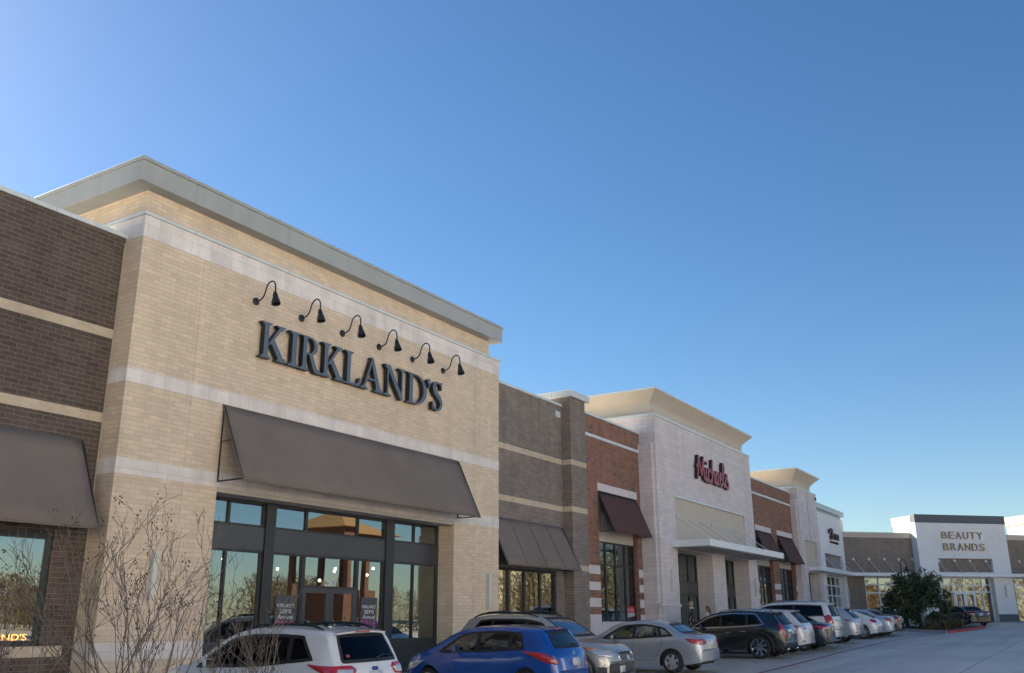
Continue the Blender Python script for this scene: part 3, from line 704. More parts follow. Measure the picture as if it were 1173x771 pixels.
sp_ = smooth_path([(.60,.76,.05),(.56,.90,.06),(.40,.97,.06),(.22,.92,.11),(.14,.78,.15),(.20,.64,.17),(.36,.53,.18),(.52,.42,.18),(.60,.26,.15),(.53,.10,.11),(.36,.025,.06),(.18,.07,.06),(.08,.25,.05)],5)
GL['S'] = (stroke([(a,b_) for a,b_,c_ in sp_], [c_ for a,b_,c_ in sp_]) + [[(.56,.74),(.63,.74),(.63,1.0),(.59,1.0)], [(.05,.0),(.09,.0),(.12,.27),(.05,.27)]], .70)

def glyph_letter(ch, x0, x1, z0, h, y, depth, parent, face, side):
    polys, wd = GL[ch]
    s = (x1-x0)/wd
    raise_letters(polys, [], lambda u,v,d: (x0+u*s, y-d, z0+v*h), depth, 'letter', parent, face, side)

sg = thing('store_sign', "raised slate-blue serif letters reading KIRKLAND'S with black sides under six gooseneck lamps", 'shop sign', (19.2, YT, 8.06))
rr = MB()
for ch, a, c in (('K',15.40,16.31),('I',16.36,16.76),('R',16.77,17.60),('K',17.58,18.47),('L',18.49,19.17),('A',19.15,20.18),('N',20.20,21.20),('D',21.27,22.27),("'",22.27,22.47),('S',22.52,23.12)):
    glyph_letter(ch, a, c, 8.07, .93, YT-.05, .14, sg, M['signface'], M['signside'])
sg = thing('store_sign', 'dark red brush script sign with pink edges reading Michaels on the pale stone tower', 'shop sign', (46.8, YM, 8.57))
ST = [[(.06,0),(.30,1.22)], [(.0,.70),(.10,.62)], [(.30,1.22),(.62,.22)], [(.62,.22),(1.02,1.22)], [(1.02,1.22),(.98,.45),(1.04,.12),(1.2,.10)],
  [(1.36,.70),(1.28,.18),(1.40,.03),(1.58,.16)], [(1.42,.93),(1.46,1.0)], [(2.02,.55),(1.88,.66),(1.66,.50),(1.62,.16),(1.80,.02),(2.02,.14)],
  [(2.34,1.24),(2.12,.0)], [(2.16,.34),(2.40,.64),(2.54,.52),(2.50,.14),(2.62,.04)], [(3.06,.58),(2.92,.66),(2.76,.46),(2.74,.12),(2.90,.04),(3.06,.30)], [(3.12,.64),(3.06,.16),(3.20,.05)],
  [(3.34,.30),(3.62,.44),(3.60,.62),(3.44,.64),(3.36,.36),(3.44,.08),(3.62,.04),(3.78,.20)], [(3.80,.24),(4.14,.96),(4.08,1.24),(3.92,1.12),(3.88,.40),(3.98,.06),(4.14,.10)],
  [(4.12,.14),(4.52,.72),(4.56,.44),(4.72,.22),(4.64,.02),(4.40,.00),(4.28,.12)]]
polys = []; thin = []
for s_ in ST:
    q = smooth_path(s_, 5) if len(s_) > 2 else s_
    polys += stroke(q, .165); thin += stroke(q, .105)
raise_letters(polys, [], lambda u,v,d: (44.42+u, YM-.04-d, 8.58+v), .15, 'script_lettering', sg, M['signtrim'], M['signside'], 'letter_trim')
vs, tris, bd = union_solid(thin)
MB().add([(44.42+u, YM-.04-.158, 8.58+v) for u,v in vs], tris).build('letter_face', M['signred'], sg, fix=False)

sg = thing('store_sign', 'small black script flourish and block lettering on the white tower by the inner corner', 'shop sign', (74.5, YW, 7.5))
polys = stroke(smooth_path([(0,.62),(.12,.80),(.20,.88),(.12,.62)],4), .20)
polys += stroke(smooth_path([(.62,.86),(.82,1.02),(1.02,.90),(.92,.66),(.66,.58),(.92,.50),(.98,.28),(.74,.10),(.42,.16),(.38,.34)],5), .20)
raise_letters(polys, [], lambda u,v,d: (73.15+u, YW-.04-d, 7.56+v*.78), .12, 'script_flourish', sg, M['signside'], M['signside'])
font_solid('ersona', lambda u,v,d: (74.2+1.85*u, YW-.04-d, 7.62+.46*v), .12, 'block_lettering', sg, M['signside'], M['signside'])
font_solid('ACCESSORIES', lambda u,v,d: (73.35+2.7*u, YW-.03-d, 7.30+.17*v), .05, 'small_lettering', sg, M['signside'], M['signside'])

sg = thing('store_sign', 'two lines of gilt capital letters reading BEAUTY BRANDS on the white corner tower', 'shop sign', O, -R(45), local=True)
def word(txt, t0, t1, z0, h):
    wts = {'I':.4}; tot = sum(wts.get(c,1.0) for c in txt); gap = .30; unit = (t1-t0)/(len(txt)+gap*(len(txt)-1)); x = t0
    for ch in txt:
        font_solid(ch, lambda u,v,d,x=x: (x+unit*u, F-.03-d, z0+h*v), .06, 'letter', sg, M['signgold'], M['signgoldside'])
        x += unit*(1+gap)
word('BEAUTY', 51.7, 55.55, 8.0, .56); word('BRANDS', 51.72, 55.62, 7.06, .58)

sg = thing('neon_sign', "glowing orange letters reading KIRKLAND'S low in the dark brick bay's window", 'window sign', (10, YD, 1.5))
font_solid("KIRKLAND'S", lambda u,v,d: (9.62+1.27*u, YD+.034-d, 1.47+.115*v), .006, 'lettering', sg, emit('orange_neon', (1.0,.40,.10), 1.1))

# posters in the storefront
for k, (x, lab) in enumerate(((17.30, 'dark sale poster in the glass left of the doors behind the bare twigs'), (20.53, 'dark sale poster in the glass right of the double doors'))):
    ps = thing('window_poster', lab, 'poster', (x, YS, 1.2), group='sale posters beside the shop doors')
    MB().box(x, x+.70, YS+.02, YS+.03, 1.30, 2.42).build('board', mat('poster_charcoal', (.060,.062,.072), .5), ps)
    def pt(t_, a, c, z, h, m_): font_solid(t_, lambda u,v,d: (x+a+(c-a)*u, YS+.018-d, z+h*v), .002, 'lettering', ps, m_)
    pt("KIRKLAND'S", .06, .64, 2.13, .09, M['whitepaint']); pt('SEMI', .15, .55, 1.985, .10, M['whitepaint'])
    pt('Annual', .10, .62, 1.85, .10, M['whitepaint']); pt('SALE', .04, .66, 1.62, .20, mat('magenta_ink', (.62,.03,.42), .5))

# gooseneck lamps
labs = ['gooseneck lamp above the first letter K', 'gooseneck lamp above the first letter R', 'gooseneck lamp above the second letter K',
        'gooseneck lamp above the letter A', 'gooseneck lamp above the letters N and D', 'gooseneck lamp above the last letter S']
g0 = None
for i, x in enumerate((15.3, 16.91, 18.52, 20.12, 21.72, 23.33)):
    if g0 is None:
        g0 = thing('gooseneck_lamp', 'x', 'wall lamp', (x, YT, 9.5), local=True)
        X_ = Matrix.Rotation(R(90),4,'X')
        MB().lathe([(0,0),(.10,0),(.10,.03),(.06,.05),(0,.05)], 16, X=X_).build('wall_plate', M['black'], g0, smooth=True, sharp=35)
        pts = smooth_path([(0,0,0),(0,-.15,.01),(0,-.27,.08),(0,-.33,.22),(0,-.38,.36),(0,-.51,.44),(0,-.63,.38),(0,-.67,.24),(0,-.67,.08)], 5)
        MB().tube(pts, .019, 8).build('arm', M['black'], g0, smooth=True)
        X_ = Matrix.Translation((0,-.67,.08)) @ Matrix.Rotation(R(-12),4,'X')
        MB().lathe([(0,.05),(.04,.05),(.05,.0),(.065,-.03),(.07,-.11),(.08,-.13),(.108,-.22),(.115,-.29),(.105,-.29),(.098,-.22),(0,-.2)], 20, X=X_).build('lamp_shade', M['black'], g0, smooth=True, sharp=40)
        gl_ = g0
    else:
        gl_ = g0.copy(); col.objects.link(gl_); gl_.location = (x, YT, 9.5)
        for ch in list(g0.children):
            c_ = ch.copy(); col.objects.link(c_); c_.parent = gl_
    gl_['label'] = 'black '+labs[i]; gl_['group'] = 'gooseneck lamps over the first shop sign'

# slim wall sconces
def sconce(x, y, z0, z1, label, rz=0.0, W=.13):
    s = thing('wall_sconce', label, 'wall light', (x, y, z0), rz, 'slim vertical wall lights', local=True)
    h = z1-z0
    MB().box(-W/2-.03, -W/2, -.12, -.002, 0, h).build('backplate', M['steel'], s); MB().box(-W/2, W/2, -.11, -.003, .02, h-.02).build('diffuser', M['sconce'], s, bevel=.01)
sconce(13.10, YT, 2.25, 3.25, 'slim vertical wall light behind the bare twigs on the cream tower')
sconce(26.05, YT, 2.15, 3.25, 'slim vertical wall light on the cream tower right of the storefront')
sconce(40.67, YM, 3.0, 3.98, 'slim vertical wall light on the pale stone tower left of its doors')
sconce(52.98, YM, 3.05, 4.02, 'slim vertical wall light on the pale stone tower right of its canopy')
sconce(65.5, YP, 3.2, 4.0, 'slim vertical wall light on the groove pilaster')
sconce(70.9, YW, 3.1, 4.1, 'slim vertical wall light left of the white tower window grid')
sconce(77.75, YW, 3.1, 4.1, 'slim vertical wall light right of the white tower window grid')
q = diag(57.1, .707); sconce(q.x, q.y, 3.4, 4.36, 'slim vertical wall light on the white corner tower right pier', -R(45))
# ================================================================== ground
def sheet(name, mt, poly, dz, kind='structure', step=4.0):
    """polygon laid on the sloping car park, dz above it"""
    bm = bmesh.new()
    vs = [bm.verts.new((x, y, 0)) for x, y in poly]; bm.faces.new(vs)
    xs = [p[0] for p in poly]; a = min(xs)
    for k in (-60.0, 120.0):
        if min(xs) < k < max(xs):
            bmesh.ops.bisect_plane(bm, geom=bm.verts[:]+bm.edges[:]+bm.faces[:], plane_co=(k,0,0), plane_no=(1,0,0))
    for v in bm.verts: v.co.z = gz(v.co.x)+dz
    bmesh.ops.triangulate(bm, faces=bm.faces)
    me = bpy.data.meshes.new(name); bmesh.ops.recalc_face_normals(bm, faces=bm.faces); bm.to_mesh(me); bm.free()
    me.materials.append(mt); o = bpy.data.objects.new(name, me); col.objects.link(o); return tag(o, kind=kind)

def concrete(name, c, w=4.6, h=3.7, mort=.045):
    mt, n, l, p = new_mat(name); setp(p, rough=.48, spec=.6)
    tc = n.new('ShaderNodeTexCoord')
    def noise(s, d, r=.6):
        z = n.new('ShaderNodeTexNoise'); z.inputs['Scale'].default_value = s; z.inputs['Detail'].default_value = d; z.inputs['Roughness'].default_value = r
        l.new(tc.outputs['Object'], z.inputs['Vector']); return z
    def rng(sock, a, b_, lo=.3, hi=.7):
        m_ = n.new('ShaderNodeMapRange'); m_.inputs[1].default_value = lo; m_.inputs[2].default_value = hi; m_.inputs[3].default_value = a; m_.inputs[4].default_value = b_
        l.new(sock, m_.inputs[0]); return m_.outputs[0]
    t = n.new('ShaderNodeTexBrick'); t.offset = 0.0
    for k, v in (('Scale',1.0),('Mortar Size',mort/2),('Mortar Smooth',.3),('Brick Width',w),('Row Height',h)): t.inputs[k].default_value = v
    t.inputs['Color1'].default_value = (1,1,1,1); t.inputs['Color2'].default_value = (.90,.90,.90,1); t.inputs['Mortar'].default_value = (.34,.33,.32,1)
    l.new(tc.outputs['Object'], t.inputs['Vector'])
    mpn = n.new('ShaderNodeMapping'); mpn.inputs['Scale'].default_value = (.045, 1.0, 1.0); l.new(tc.outputs['Object'], mpn.inputs[0])
    tyre = n.new('ShaderNodeTexNoise'); tyre.inputs['Scale'].default_value = .9; tyre.inputs['Detail'].default_value = 6; l.new(mpn.outputs[0], tyre.inputs['Vector'])
    cur = None
    for s in (t.outputs['Color'], rng(noise(.16,8).outputs['Fac'], .76, 1.14), rng(noise(3.0,8,.7).outputs['Fac'], .90, 1.08), rng(noise(60,3).outputs['Fac'], .93, 1.07), rng(tyre.outputs['Fac'], .84, 1.06, .35, .62)):
        mx = n.new('ShaderNodeMix'); mx.data_type = 'RGBA'; mx.blend_type = 'MULTIPLY'; mx.inputs[0].default_value = 1
        if cur is None: mx.inputs[6].default_value = rgba(c)
        else: l.new(cur, mx.inputs[6])
        l.new(s, mx.inputs[7]); cur = mx.outputs[2]
    # dark oil drips
    v = n.new('ShaderNodeTexVoronoi'); v.inputs['Scale'].default_value = .42; l.new(tc.outputs['Object'], v.inputs['Vector'])
    mx = n.new('ShaderNodeMix'); mx.data_type = 'RGBA'; mx.blend_type = 'MULTIPLY'; mx.inputs[0].default_value = 1
    l.new(cur, mx.inputs[6]); l.new(rng(v.outputs['Distance'], .60, 1.0, .02, .22), mx.inputs[7]); l.new(mx.outputs[2], p.inputs['Base Color'])
    b = n.new('ShaderNodeBump'); b.inputs['Strength'].default_value = .25; b.inputs['Distance'].default_value = .01; l.new(noise(40,4).outputs['Fac'], b.inputs['Height']); l.new(b.outputs[0], p.inputs['Normal'])
    return mt
M['lot'] = concrete('car_park_concrete', (0.62,0.535,0.44))
M['walk'] = concrete('pavement_concrete', (0.48,0.46,0.43), 1.5, 1.5, .012)
M['kerb'] = mat('kerb_concrete', (0.42,0.41,0.39), .85, .12, 2, .2)
M['redpaint'] = mat('red_kerb_paint', (0.42,0.035,0.045), .6, .22, 5)
M['redline'] = mat('worn_red_line', (0.34,0.045,0.060), .7, .30, 6)
M['whiteline'] = mat('worn_white_line', (0.74,0.74,0.72), .7, .25, 6)
M['mulch'] = mat('bark_mulch', (0.075,0.050,0.035), .95, .45, 9, .8, 40)

sheet('ground', M['lot'], [(-600,-700),(900,-700),(900,800),(-600,800)], 0.0)
sheet('pavement', M['walk'], [(-30,14.75),(73.4,14.75),(90.6,-2.4),(110,-21),(112,-17),(70,24),(-30,24)], .14)
def kerb(pts, w=.16, h=.15, mt=None, name='kerb', step=1.2, closed=False):
    q = []; N = len(pts)
    for i in range(N if closed else N-1):
        (x0,y0),(x1,y1) = pts[i], pts[(i+1)%N]; k = max(1, int(math.hypot(x1-x0,y1-y0)/step)); q += [(x0+(x1-x0)*j/k, y0+(y1-y0)*j/k) for j in range(k)]
    if not closed: q.append(pts[-1])
    mb = MB(); n = len(q); vs = []
    for i, (x, y) in enumerate(q):
        a = q[i-1] if (closed or i) else q[0]; c = q[(i+1)%n] if (closed or i < n-1) else q[-1]
        l_ = math.hypot(c[0]-a[0], c[1]-a[1]); nx, ny = -(c[1]-a[1])/l_*w/2, (c[0]-a[0])/l_*w/2; z = gz(x)
        vs += [(x+nx,y+ny,z-.1),(x+nx*.9,y+ny*.9,z+h-.02),(x+nx*.7,y+ny*.7,z+h),(x-nx*.7,y-ny*.7,z+h),(x-nx*.9,y-ny*.9,z+h-.02),(x-nx,y-ny,z-.1)]
    fs = [(i*6+k, i*6+k+1, (i+1)%n*6+k+1, (i+1)%n*6+k) for i in range(n if closed else n-1) for k in range(5)]
    if not closed: fs += [tuple(range(6)), tuple(range((n-1)*6+5, (n-1)*6-1, -1))]
    mb.add(vs, fs); o = mb.build(name, mt or M['kerb'], smooth=True, sharp=30); return tag(o, kind='structure')
kerb([(-30,14.68),(73.35,14.68),(90.5,-2.47)])
def ribbon(name, mt, pts, w, dz=.004):
    L_ = []; R_ = []
    for i,(x,y) in enumerate(pts):
        a = pts[max(i-1,0)]; c = pts[min(i+1,len(pts)-1)]; l_ = math.hypot(c[0]-a[0],c[1]-a[1]); nx, ny = -(c[1]-a[1])/l_*w/2, (c[0]-a[0])/l_*w/2
        L_.append((x+nx,y+ny)); R_.append((x-nx,y-ny))
    mb = MB()
    for i in range(len(pts)-1): mb.add([(p[0],p[1],gz(p[0])+dz) for p in (L_[i],R_[i],R_[i+1],L_[i+1])], [(0,1,2,3)])
    return tag(mb.build(name, mt), kind='structure')
ribbon('fire_lane_line', M['redline'], smooth_path([(-20,8.6),(10,8.6),(28.4,8.75),(40,9.15),(50,9.35),(57,9.05),(62,8.35)],6), .13)
for i in range(-2, 20):
    x = 10.2+2.75*i
    if x < 61 and not 4 < x < 9.5: ribbon('bay_line', M['whiteline'], [(x,9.9),(x,14.5)], .10)

# island with the tree
isl = [(62.6,8.2),(66,7.75),(70,7.45),(74.2,7.3),(76.2,8.6),(76.0,11.6),(74,13.9),(70.4,14.0),(66.5,11.4)]
c0 = (70.6, 10.6)
isl_in = [(c0[0]+(x-c0[0])*.965, c0[1]+(y-c0[1])*.965) for x,y in isl]
sheet('planting_bed', M['mulch'], isl_in, .12)
kerb(isl[3:]+[isl[0]]); kerb(isl[:4], mt=M['redpaint'], name='red_kerb')
isl2 = [(3.0,8.6),(9.4,8.6),(9.9,9.6),(9.9,14.6),(2.4,14.6),(2.4,9.4)]
sheet('planting_bed', M['mulch'], [(6.2+(x-6.2)*.97, 11.6+(y-11.6)*.97) for x,y in isl2], .12)
kerb(isl2, closed=True)

# ================================================================== plants
M['bark'] = mat('grey_twig_bark', (0.15,0.128,0.112), .9, .25, 6)
M['pod'] = mat('dry_seed_pods', (0.060,0.042,0.032), .9, .3, 9)
M['trunk'] = mat('dark_bark', (0.075,0.058,0.045), .95, .3, 8, .5, 30)
def leaf_mat(name, a, b_):
    mt, n, l, p = new_mat(name); setp(p, rough=.5, spec=.4)
    at = n.new('ShaderNodeAttribute'); at.attribute_name = 'tone'
    mx = n.new('ShaderNodeMix'); mx.data_type = 'RGBA'; mx.inputs[6].default_value = rgba(a); mx.inputs[7].default_value = rgba(b_)
    l.new(at.outputs['Fac'], mx.inputs[0]); l.new(mx.outputs[2], p.inputs['Base Color'])
    return mt
def set_tone(o, tones):
    a = o.data.attributes.new('tone', 'FLOAT', 'FACE')
    for i, t in enumerate(tones): a.data[i].value = t

def bare_shrub(x, y, h, spread, stems, seed, label, lean=(0,0)):
    r = random.Random(seed); root = thing('bare_shrub', label, 'shrub', (x, y, gz(x)+.1), group='leafless shrubs in the planting bed', local=True)
    big, twg, pods = MB(), MB(), MB()
    def grow(p, d, L, rad, lvl):
        n = 5; pts = [p]; rs = [rad]; q = p.copy(); dd = d.copy()
        for i in range(n):
            dd = (dd + Vector((r.gauss(0,.09), r.gauss(0,.09), r.gauss(.02,.05)))*(1+.35*lvl)).normalized()
            q = q + dd*(L/n); pts.append(q.copy()); rs.append(rad*(1-.42*(i+1)/n))
        (big if lvl < 2 else twg).tube(pts, rs, 6 if lvl < 2 else 4)
        if lvl >= 4 or (lvl >= 3 and r.random() < .35):
            if r.random() < .16:
                for _ in range(r.randint(3,7)):
                    c = q + Vector((r.gauss(0,.022), r.gauss(0,.022), r.gauss(0,.035))); s = r.uniform(.007,.012)
                    pods.add([c+Vector(v)*s for v in ((1,0,0),(-1,0,0),(0,1,0),(0,-1,0),(0,0,1.2),(0,0,-1.2))], [(0,2,4),(2,1,4),(1,3,4),(3,0,4),(2,0,5),(1,2,5),(3,1,5),(0,3,5)])
            return
        k = r.choice((1,2,2)) if lvl > 0 else r.choice((2,3,3))
        for _ in range(k):
            j = r.randint(2, n); ax = Vector((r.gauss(0,1), r.gauss(0,1), r.gauss(0,.35))).normalized()
            nd = (dd*1.0 + ax*r.uniform(.30,.62) + Vector((0,0,.22))).normalized()
            grow(pts[j], nd, L*r.uniform(.48,.74), max(.0034, rs[j]*r.uniform(.52,.72)), lvl+1)
        grow(q, dd, L*r.uniform(.5,.7), max(.0034, rs[-1]*.95), lvl+1)
    for i in range(stems):
        a = 2*math.pi*(i+r.uniform(-.3,.3))/stems; t = r.uniform(.12,.42)*spread
        d = Vector((math.cos(a)*t+lean[0], math.sin(a)*t+lean[1], 1)).normalized()
        grow(Vector((math.cos(a)*.10, math.sin(a)*.10, 0)), d, h*r.uniform(.38,.52), r.uniform(.013,.019), 0)
    st = big.build('stem', M['bark'], root, smooth=True)
    tag(twg.build('twigs', M['bark'], st, smooth=True), kind='stuff'); tag(pods.build('seed_pods', M['pod'], st), kind='stuff')
    return root
bare_shrub(7.05, 9.3, 2.75, .95, 9, 3, 'tallest leafless shrub with many grey stems before the cream brick corner')
bare_shrub(5.45, 9.4, 2.1, 1.0, 7, 11, 'leafless shrub at the picture edge in front of the dark brick window')
bare_shrub(8.75, 9.25, 1.95, .9, 6, 22, 'leafless shrub whose stems cross the white car beside the storefront')
bare_shrub(6.2, 11.3, 2.0, 1.0, 6, 31, 'leafless shrub set farther back by the dark brick bay wall')

def leafy(mb, tones, c, rad, n, r, size, up_bias=.3):
    for _ in range(n):
        while True:
            v = Vector((r.uniform(-1,1), r.uniform(-1,1), r.uniform(-1,1)))
            if .35 < v.length < 1: break
        p = c + Vector((v.x*rad[0], v.y*rad[1], v.z*rad[2]))
        nrm = (Vector((r.gauss(0,1), r.gauss(0,1), r.gauss(up_bias,1)))).normalized(); a = nrm.orthogonal().normalized(); a = Matrix.Rotation(r.uniform(0,6.28),3,nrm) @ a; b_ = nrm.cross(a)
        s = size*r.uniform(.6,1.3)
        mb.add([p-a*s, p+b_*s*.45, p+a*s, p-b_*s*.45], [(0,1,2,3)]); tones.append(min(1,max(0,r.gauss(.42,.25))))
root = thing('evergreen_tree', 'dense dark green bushy tree on the kerbed island before the angled wing', 'tree', (70.9, 10.9, gz(70.9)+.1), local=True)
r = random.Random(5); tk = MB()
tk.tube([(0,0,0),(.03,.02,.6),(-.02,.05,1.3),(.05,0,2.2)], [.13,.115,.10,.07], 10)
for i in range(9):
    a = i*2.4; z = .7+.16*i; L = r.uniform(1.2,1.9)
    tk.tube([(0,0,z),(math.cos(a)*L*.45,math.sin(a)*L*.45,z+.55),(math.cos(a)*L,math.sin(a)*L,z+1.15)], [.055,.035,.012], 6)
tk.tube([(.05,0,2.2),(.02,.1,2.8),(-.05,.1,3.4)], [.07,.045,.015], 6)
tr = tk.build('trunk', M['trunk'], root, smooth=True)
lf, tn = MB(), []
for _ in range(125):
    a = r.uniform(0,6.28); u = r.random()**.6; z = r.uniform(.40,3.45)
    prof = 2.2*math.sin(math.pi*min(1,max(0,(z-.05)/3.85))**.85)**.62
    rr_ = prof*(.35+.62*u); c = Vector((math.cos(a)*rr_, math.sin(a)*rr_, z+r.gauss(0,.08)))
    s = r.uniform(.28,.55); leafy(lf, tn, c, (s,s,s*.8), 85, r, .095)
for c in ((-.4,.2,3.6),(.3,.1,3.5),(-1.1,-.3,3.45),(.1,-.5,3.75),(1.2,.5,3.3)): leafy(lf, tn, Vector(c), (.28,.28,.34), 60, r, .085)
cw = lf.build('crown', leaf_mat('evergreen_leaf', (.024,.040,.016), (.085,.120,.050)), root, fix=False); set_tone(cw, tn)

M['grassblade'] = leaf_mat('dry_grass', (.10,.085,.035), (.26,.22,.11))
def grass_clump(x, y, h, label, seed, green=0):
    r = random.Random(seed); g, tn = MB(), []
    for _ in range(330):
        a = r.uniform(0,6.28); rr_ = abs(r.gauss(0,.14)); p = Vector((math.cos(a)*rr_, math.sin(a)*rr_, 0)); d = Vector((math.cos(a)*r.uniform(.2,1.1), math.sin(a)*r.uniform(.2,1.1), 1)).normalized()
        L = h*r.uniform(.6,1.15); s = Vector((-d.y, d.x, 0)).normalized()*.012; q = p+d*L*.6; e_ = q + (d+Vector((d.x*.7,d.y*.7,-.55))).normalized()*L*.45
        g.add([p-s,p+s,q+s*.8,q-s*.8,e_], [(0,1,2,3),(3,2,4)]); t = r.random(); tn += [t,t]
    o = g.build('ornamental_grass', M['grassblade'], None, fix=False); set_tone(o, tn); o.location = (x, y, gz(x)+.1)
    return tag(o, label, 'grass clump', 'ornamental grasses on the island')
for i, (x, y, h, lab) in enumerate(((66.0,9.6,.75,'tan grass clump at the near tip of the tree island'),(67.3,8.9,.8,'tan grass clump left of the tree foot on the island'),(68.6,9.9,.8,'tan grass clump directly before the tree trunk'),
    (69.8,8.7,.85,'tan grass clump right of the tree foot on the island'),(71.6,8.6,.8,'tan grass clump between the tree and the black car'),(73.4,9.2,.7,'tan grass clump under the black car nose by the red kerb'))):
    grass_clump(x, y, h, lab, 40+i)

lp = thing('street_lamp', 'black shepherd crook lamp post rising behind the bushy tree', 'street lamp', (73.0, 12.1, gz(73)+.1), -R(40), local=True)
MB().lathe([(.16,0),(.16,.3),(.10,.45),(.06,.6),(.055,4.3),(0,4.3)], 16).build('post', M['black'], lp, smooth=True, sharp=35)
lp.scale = (.9, .9, .88)
MB().tube(smooth_path([(0,0,4.25),(0,0,4.75),(.04,0,5.05),(.20,0,5.27),(.40,0,5.27),(.54,0,5.08),(.56,0,4.78)],5), .035, 8).build('crook', M['black'], lp, smooth=True)
MB().lathe([(0,.1),(.05,.1),(.07,0),(.10,-.12),(.25,-.32),(.25,-.36),(.22,-.33),(0,-.2)], 18, X=Matrix.Translation((.56,0,4.72))).build('lamp_head', M['black'], lp, smooth=True, sharp=35)

# ================================================================== the other side of the car park: mirrored things and added bounce blocks
def hip(root, cx, cy, hx, hy, z0, z1, mt, ridge=0.0):
    v = [(cx-hx,cy-hy,z0),(cx+hx,cy-hy,z0),(cx+hx,cy+hy,z0),(cx-hx,cy+hy,z0),(cx-ridge,cy,z1),(cx+ridge+.01,cy,z1)]
    return MB().add(v, [(0,1,5,4),(1,2,5),(2,3,4,5),(3,0,4),(3,2,1,0)]).build('roof', mt, root)
M['tanroof'] = mat('tan_tile_roof', (.30,.17,.07), .8, .15, 3, .3, 30)
M['terracotta'] = mat('red_brown_column', (.10,.042,.026), .8, .15, 4)
pv = thing('pavilion', 'tan roofed pavilion on red-brown columns across the car park, mirrored in the storefront glass', 'pavilion', (58, -19, gz(58)))
hip(pv, 60, -18.5, 3.7, 3.7, 8.6, 10.3, M['tanroof'], .4)
MB().box(57.0,63.0,-21.5,-15.5,7.9,8.59).build('eaves_beam', M['terracotta'], pv)
for x in (57.3,60.0,62.7):
    for y in (-15.8,-21.2): MB().box(x-.22,x+.22,y-.22,y+.22,.6,7.89).build('column', M['terracotta'], pv)
MB().box(57.8,62.2,-20.5,-16.5,.5,4.2).build('wall', M['terracotta'], pv)
def bounce_row(label, blocks, yf, mt, cat='shop building'):  # blocks added out of view to bounce sunlight on the shaded fronts
    op = thing('store_building', label, cat, ((blocks[0][0]+blocks[-1][1])/2, yf, 0))
    o_ = MB(); g_ = MB()
    for i, (x0, x1, h) in enumerate(blocks):
        e = .6*(i % 2); o_.box(x0, x1, yf-8, yf+e, -2, h)
        x = x0+1.2
        while x+4 < x1: g_.box(x, x+4, yf+e-.5, yf+e+.06, gz(x)+.2, min(3.6, h-1.5)); x += 6.5
    o_.build('wall', mt, op); g_.build('storefronts', M['frame'], op)
bounce_row('tall unseen cream block row added behind the picture to bounce sunlight on the shops', [(-95,-60,14),(-60,-42,17),(-42,-8,14),(-8,10,17),(10,26,14)], -24, M['whitebrick'])  # added behind the camera as a bounce surface for the fronts
bounce_row('tall white block added across the car park to bounce sunlight on the shops', [(43,48,14)], -24, M['whitebrick'])  # added to send bounced light to the right-hand fronts
bounce_row('long sand coloured block added across the car park for warm bounce, mirrored in glass', [(91,99,12),(99,107,14),(107,118,12)], -26, M['sandband'])  # added for warm bounce on the right, also mirrored
hg, tn = MB(), []; r = random.Random(9)
for i in range(75):
    c = Vector((36+i*1.05, -12.5, gz(36+i*1.05)+.62)); leafy(hg, tn, c, (.75,.6,.62), 60, r, .14)
hg = hg.build('reflection_darkener', leaf_mat('darkener_leaf', (.02,.03,.012), (.05,.06,.022)), None, fix=False); set_tone(hg, tn); tag(hg, 'added dark leaf strip standing in for parked cars, darkening the foot of the reflections', 'reflection_darkener')  # leaf strip added to darken the pale ground in the reflections
# leafless wood behind it
tw, tn = MB(), []
r = random.Random(77)
for i in range(150):
    x = r.uniform(34, 230); y = r.uniform(-84,-58); h = r.uniform(4.2,7.2)
    if i >= 120: x = r.uniform(89, 122); y = r.uniform(-22,-17); h = r.uniform(6,9.5); z = gz(x)
    tw.tube([(x,y,z),(x+r.gauss(0,.4),y,z+h*.5),(x+r.gauss(0,.8),y,z+h)], [.25,.16,.03], 5); tn += [.5]*12
    for k in range(330):
        a = r.uniform(0,6.28); zz = z+h*r.uniform(.08,1.0); rr_ = abs(r.gauss(0,.34))*h*math.sin(math.pi*min(1,.12+.86*(zz-z)/h))**.6
        p = Vector((x+math.cos(a)*rr_, y+math.sin(a)*rr_, zz)); d = Vector((r.gauss(0,.9), r.gauss(0,.9), .7)).normalized()*r.uniform(.5,1.2); s = d.orthogonal().normalized()*r.uniform(.03,.085)
        tw.add([p-s,p+s,p+d], [(0,1,2)]); tn.append(r.random())
pass
o_ = tw.build('woodland', leaf_mat('brown_twig', (.060,.045,.022), (.150,.108,.052)), None, fix=False); tag(o_, kind='stuff')
set_tone(o_, tn[:len(o_.data.polygons)] + [.5]*max(0, len(o_.data.polygons)-len(tn)))
# ================================================================== cars
def pchip(pts):
    xs = [p[0] for p in pts]; ys = [p[1] for p in pts]; n = len(xs)
    h = [xs[i+1]-xs[i] for i in range(n-1)]; d = [(ys[i+1]-ys[i])/h[i] for i in range(n-1)]; m_ = [0]*n
    for i in range(1, n-1):
        if d[i-1]*d[i] > 0:
            w1, w2 = 2*h[i]+h[i-1], h[i]+2*h[i-1]; m_[i] = (w1+w2)/(w1/d[i-1]+w2/d[i])
    m_[0] = d[0]; m_[-1] = d[-1]
    def f(x):
        if x <= xs[0]: return ys[0]
        if x >= xs[-1]: return ys[-1]
        i = max(k for k in range(n-1) if xs[k] <= x); t = (x-xs[i])/h[i]
        return ys[i]*(1+2*t)*(1-t)**2 + h[i]*m_[i]*t*(1-t)**2 + ys[i+1]*t*t*(3-2*t) + h[i]*m_[i+1]*t*t*(t-1)
    return f

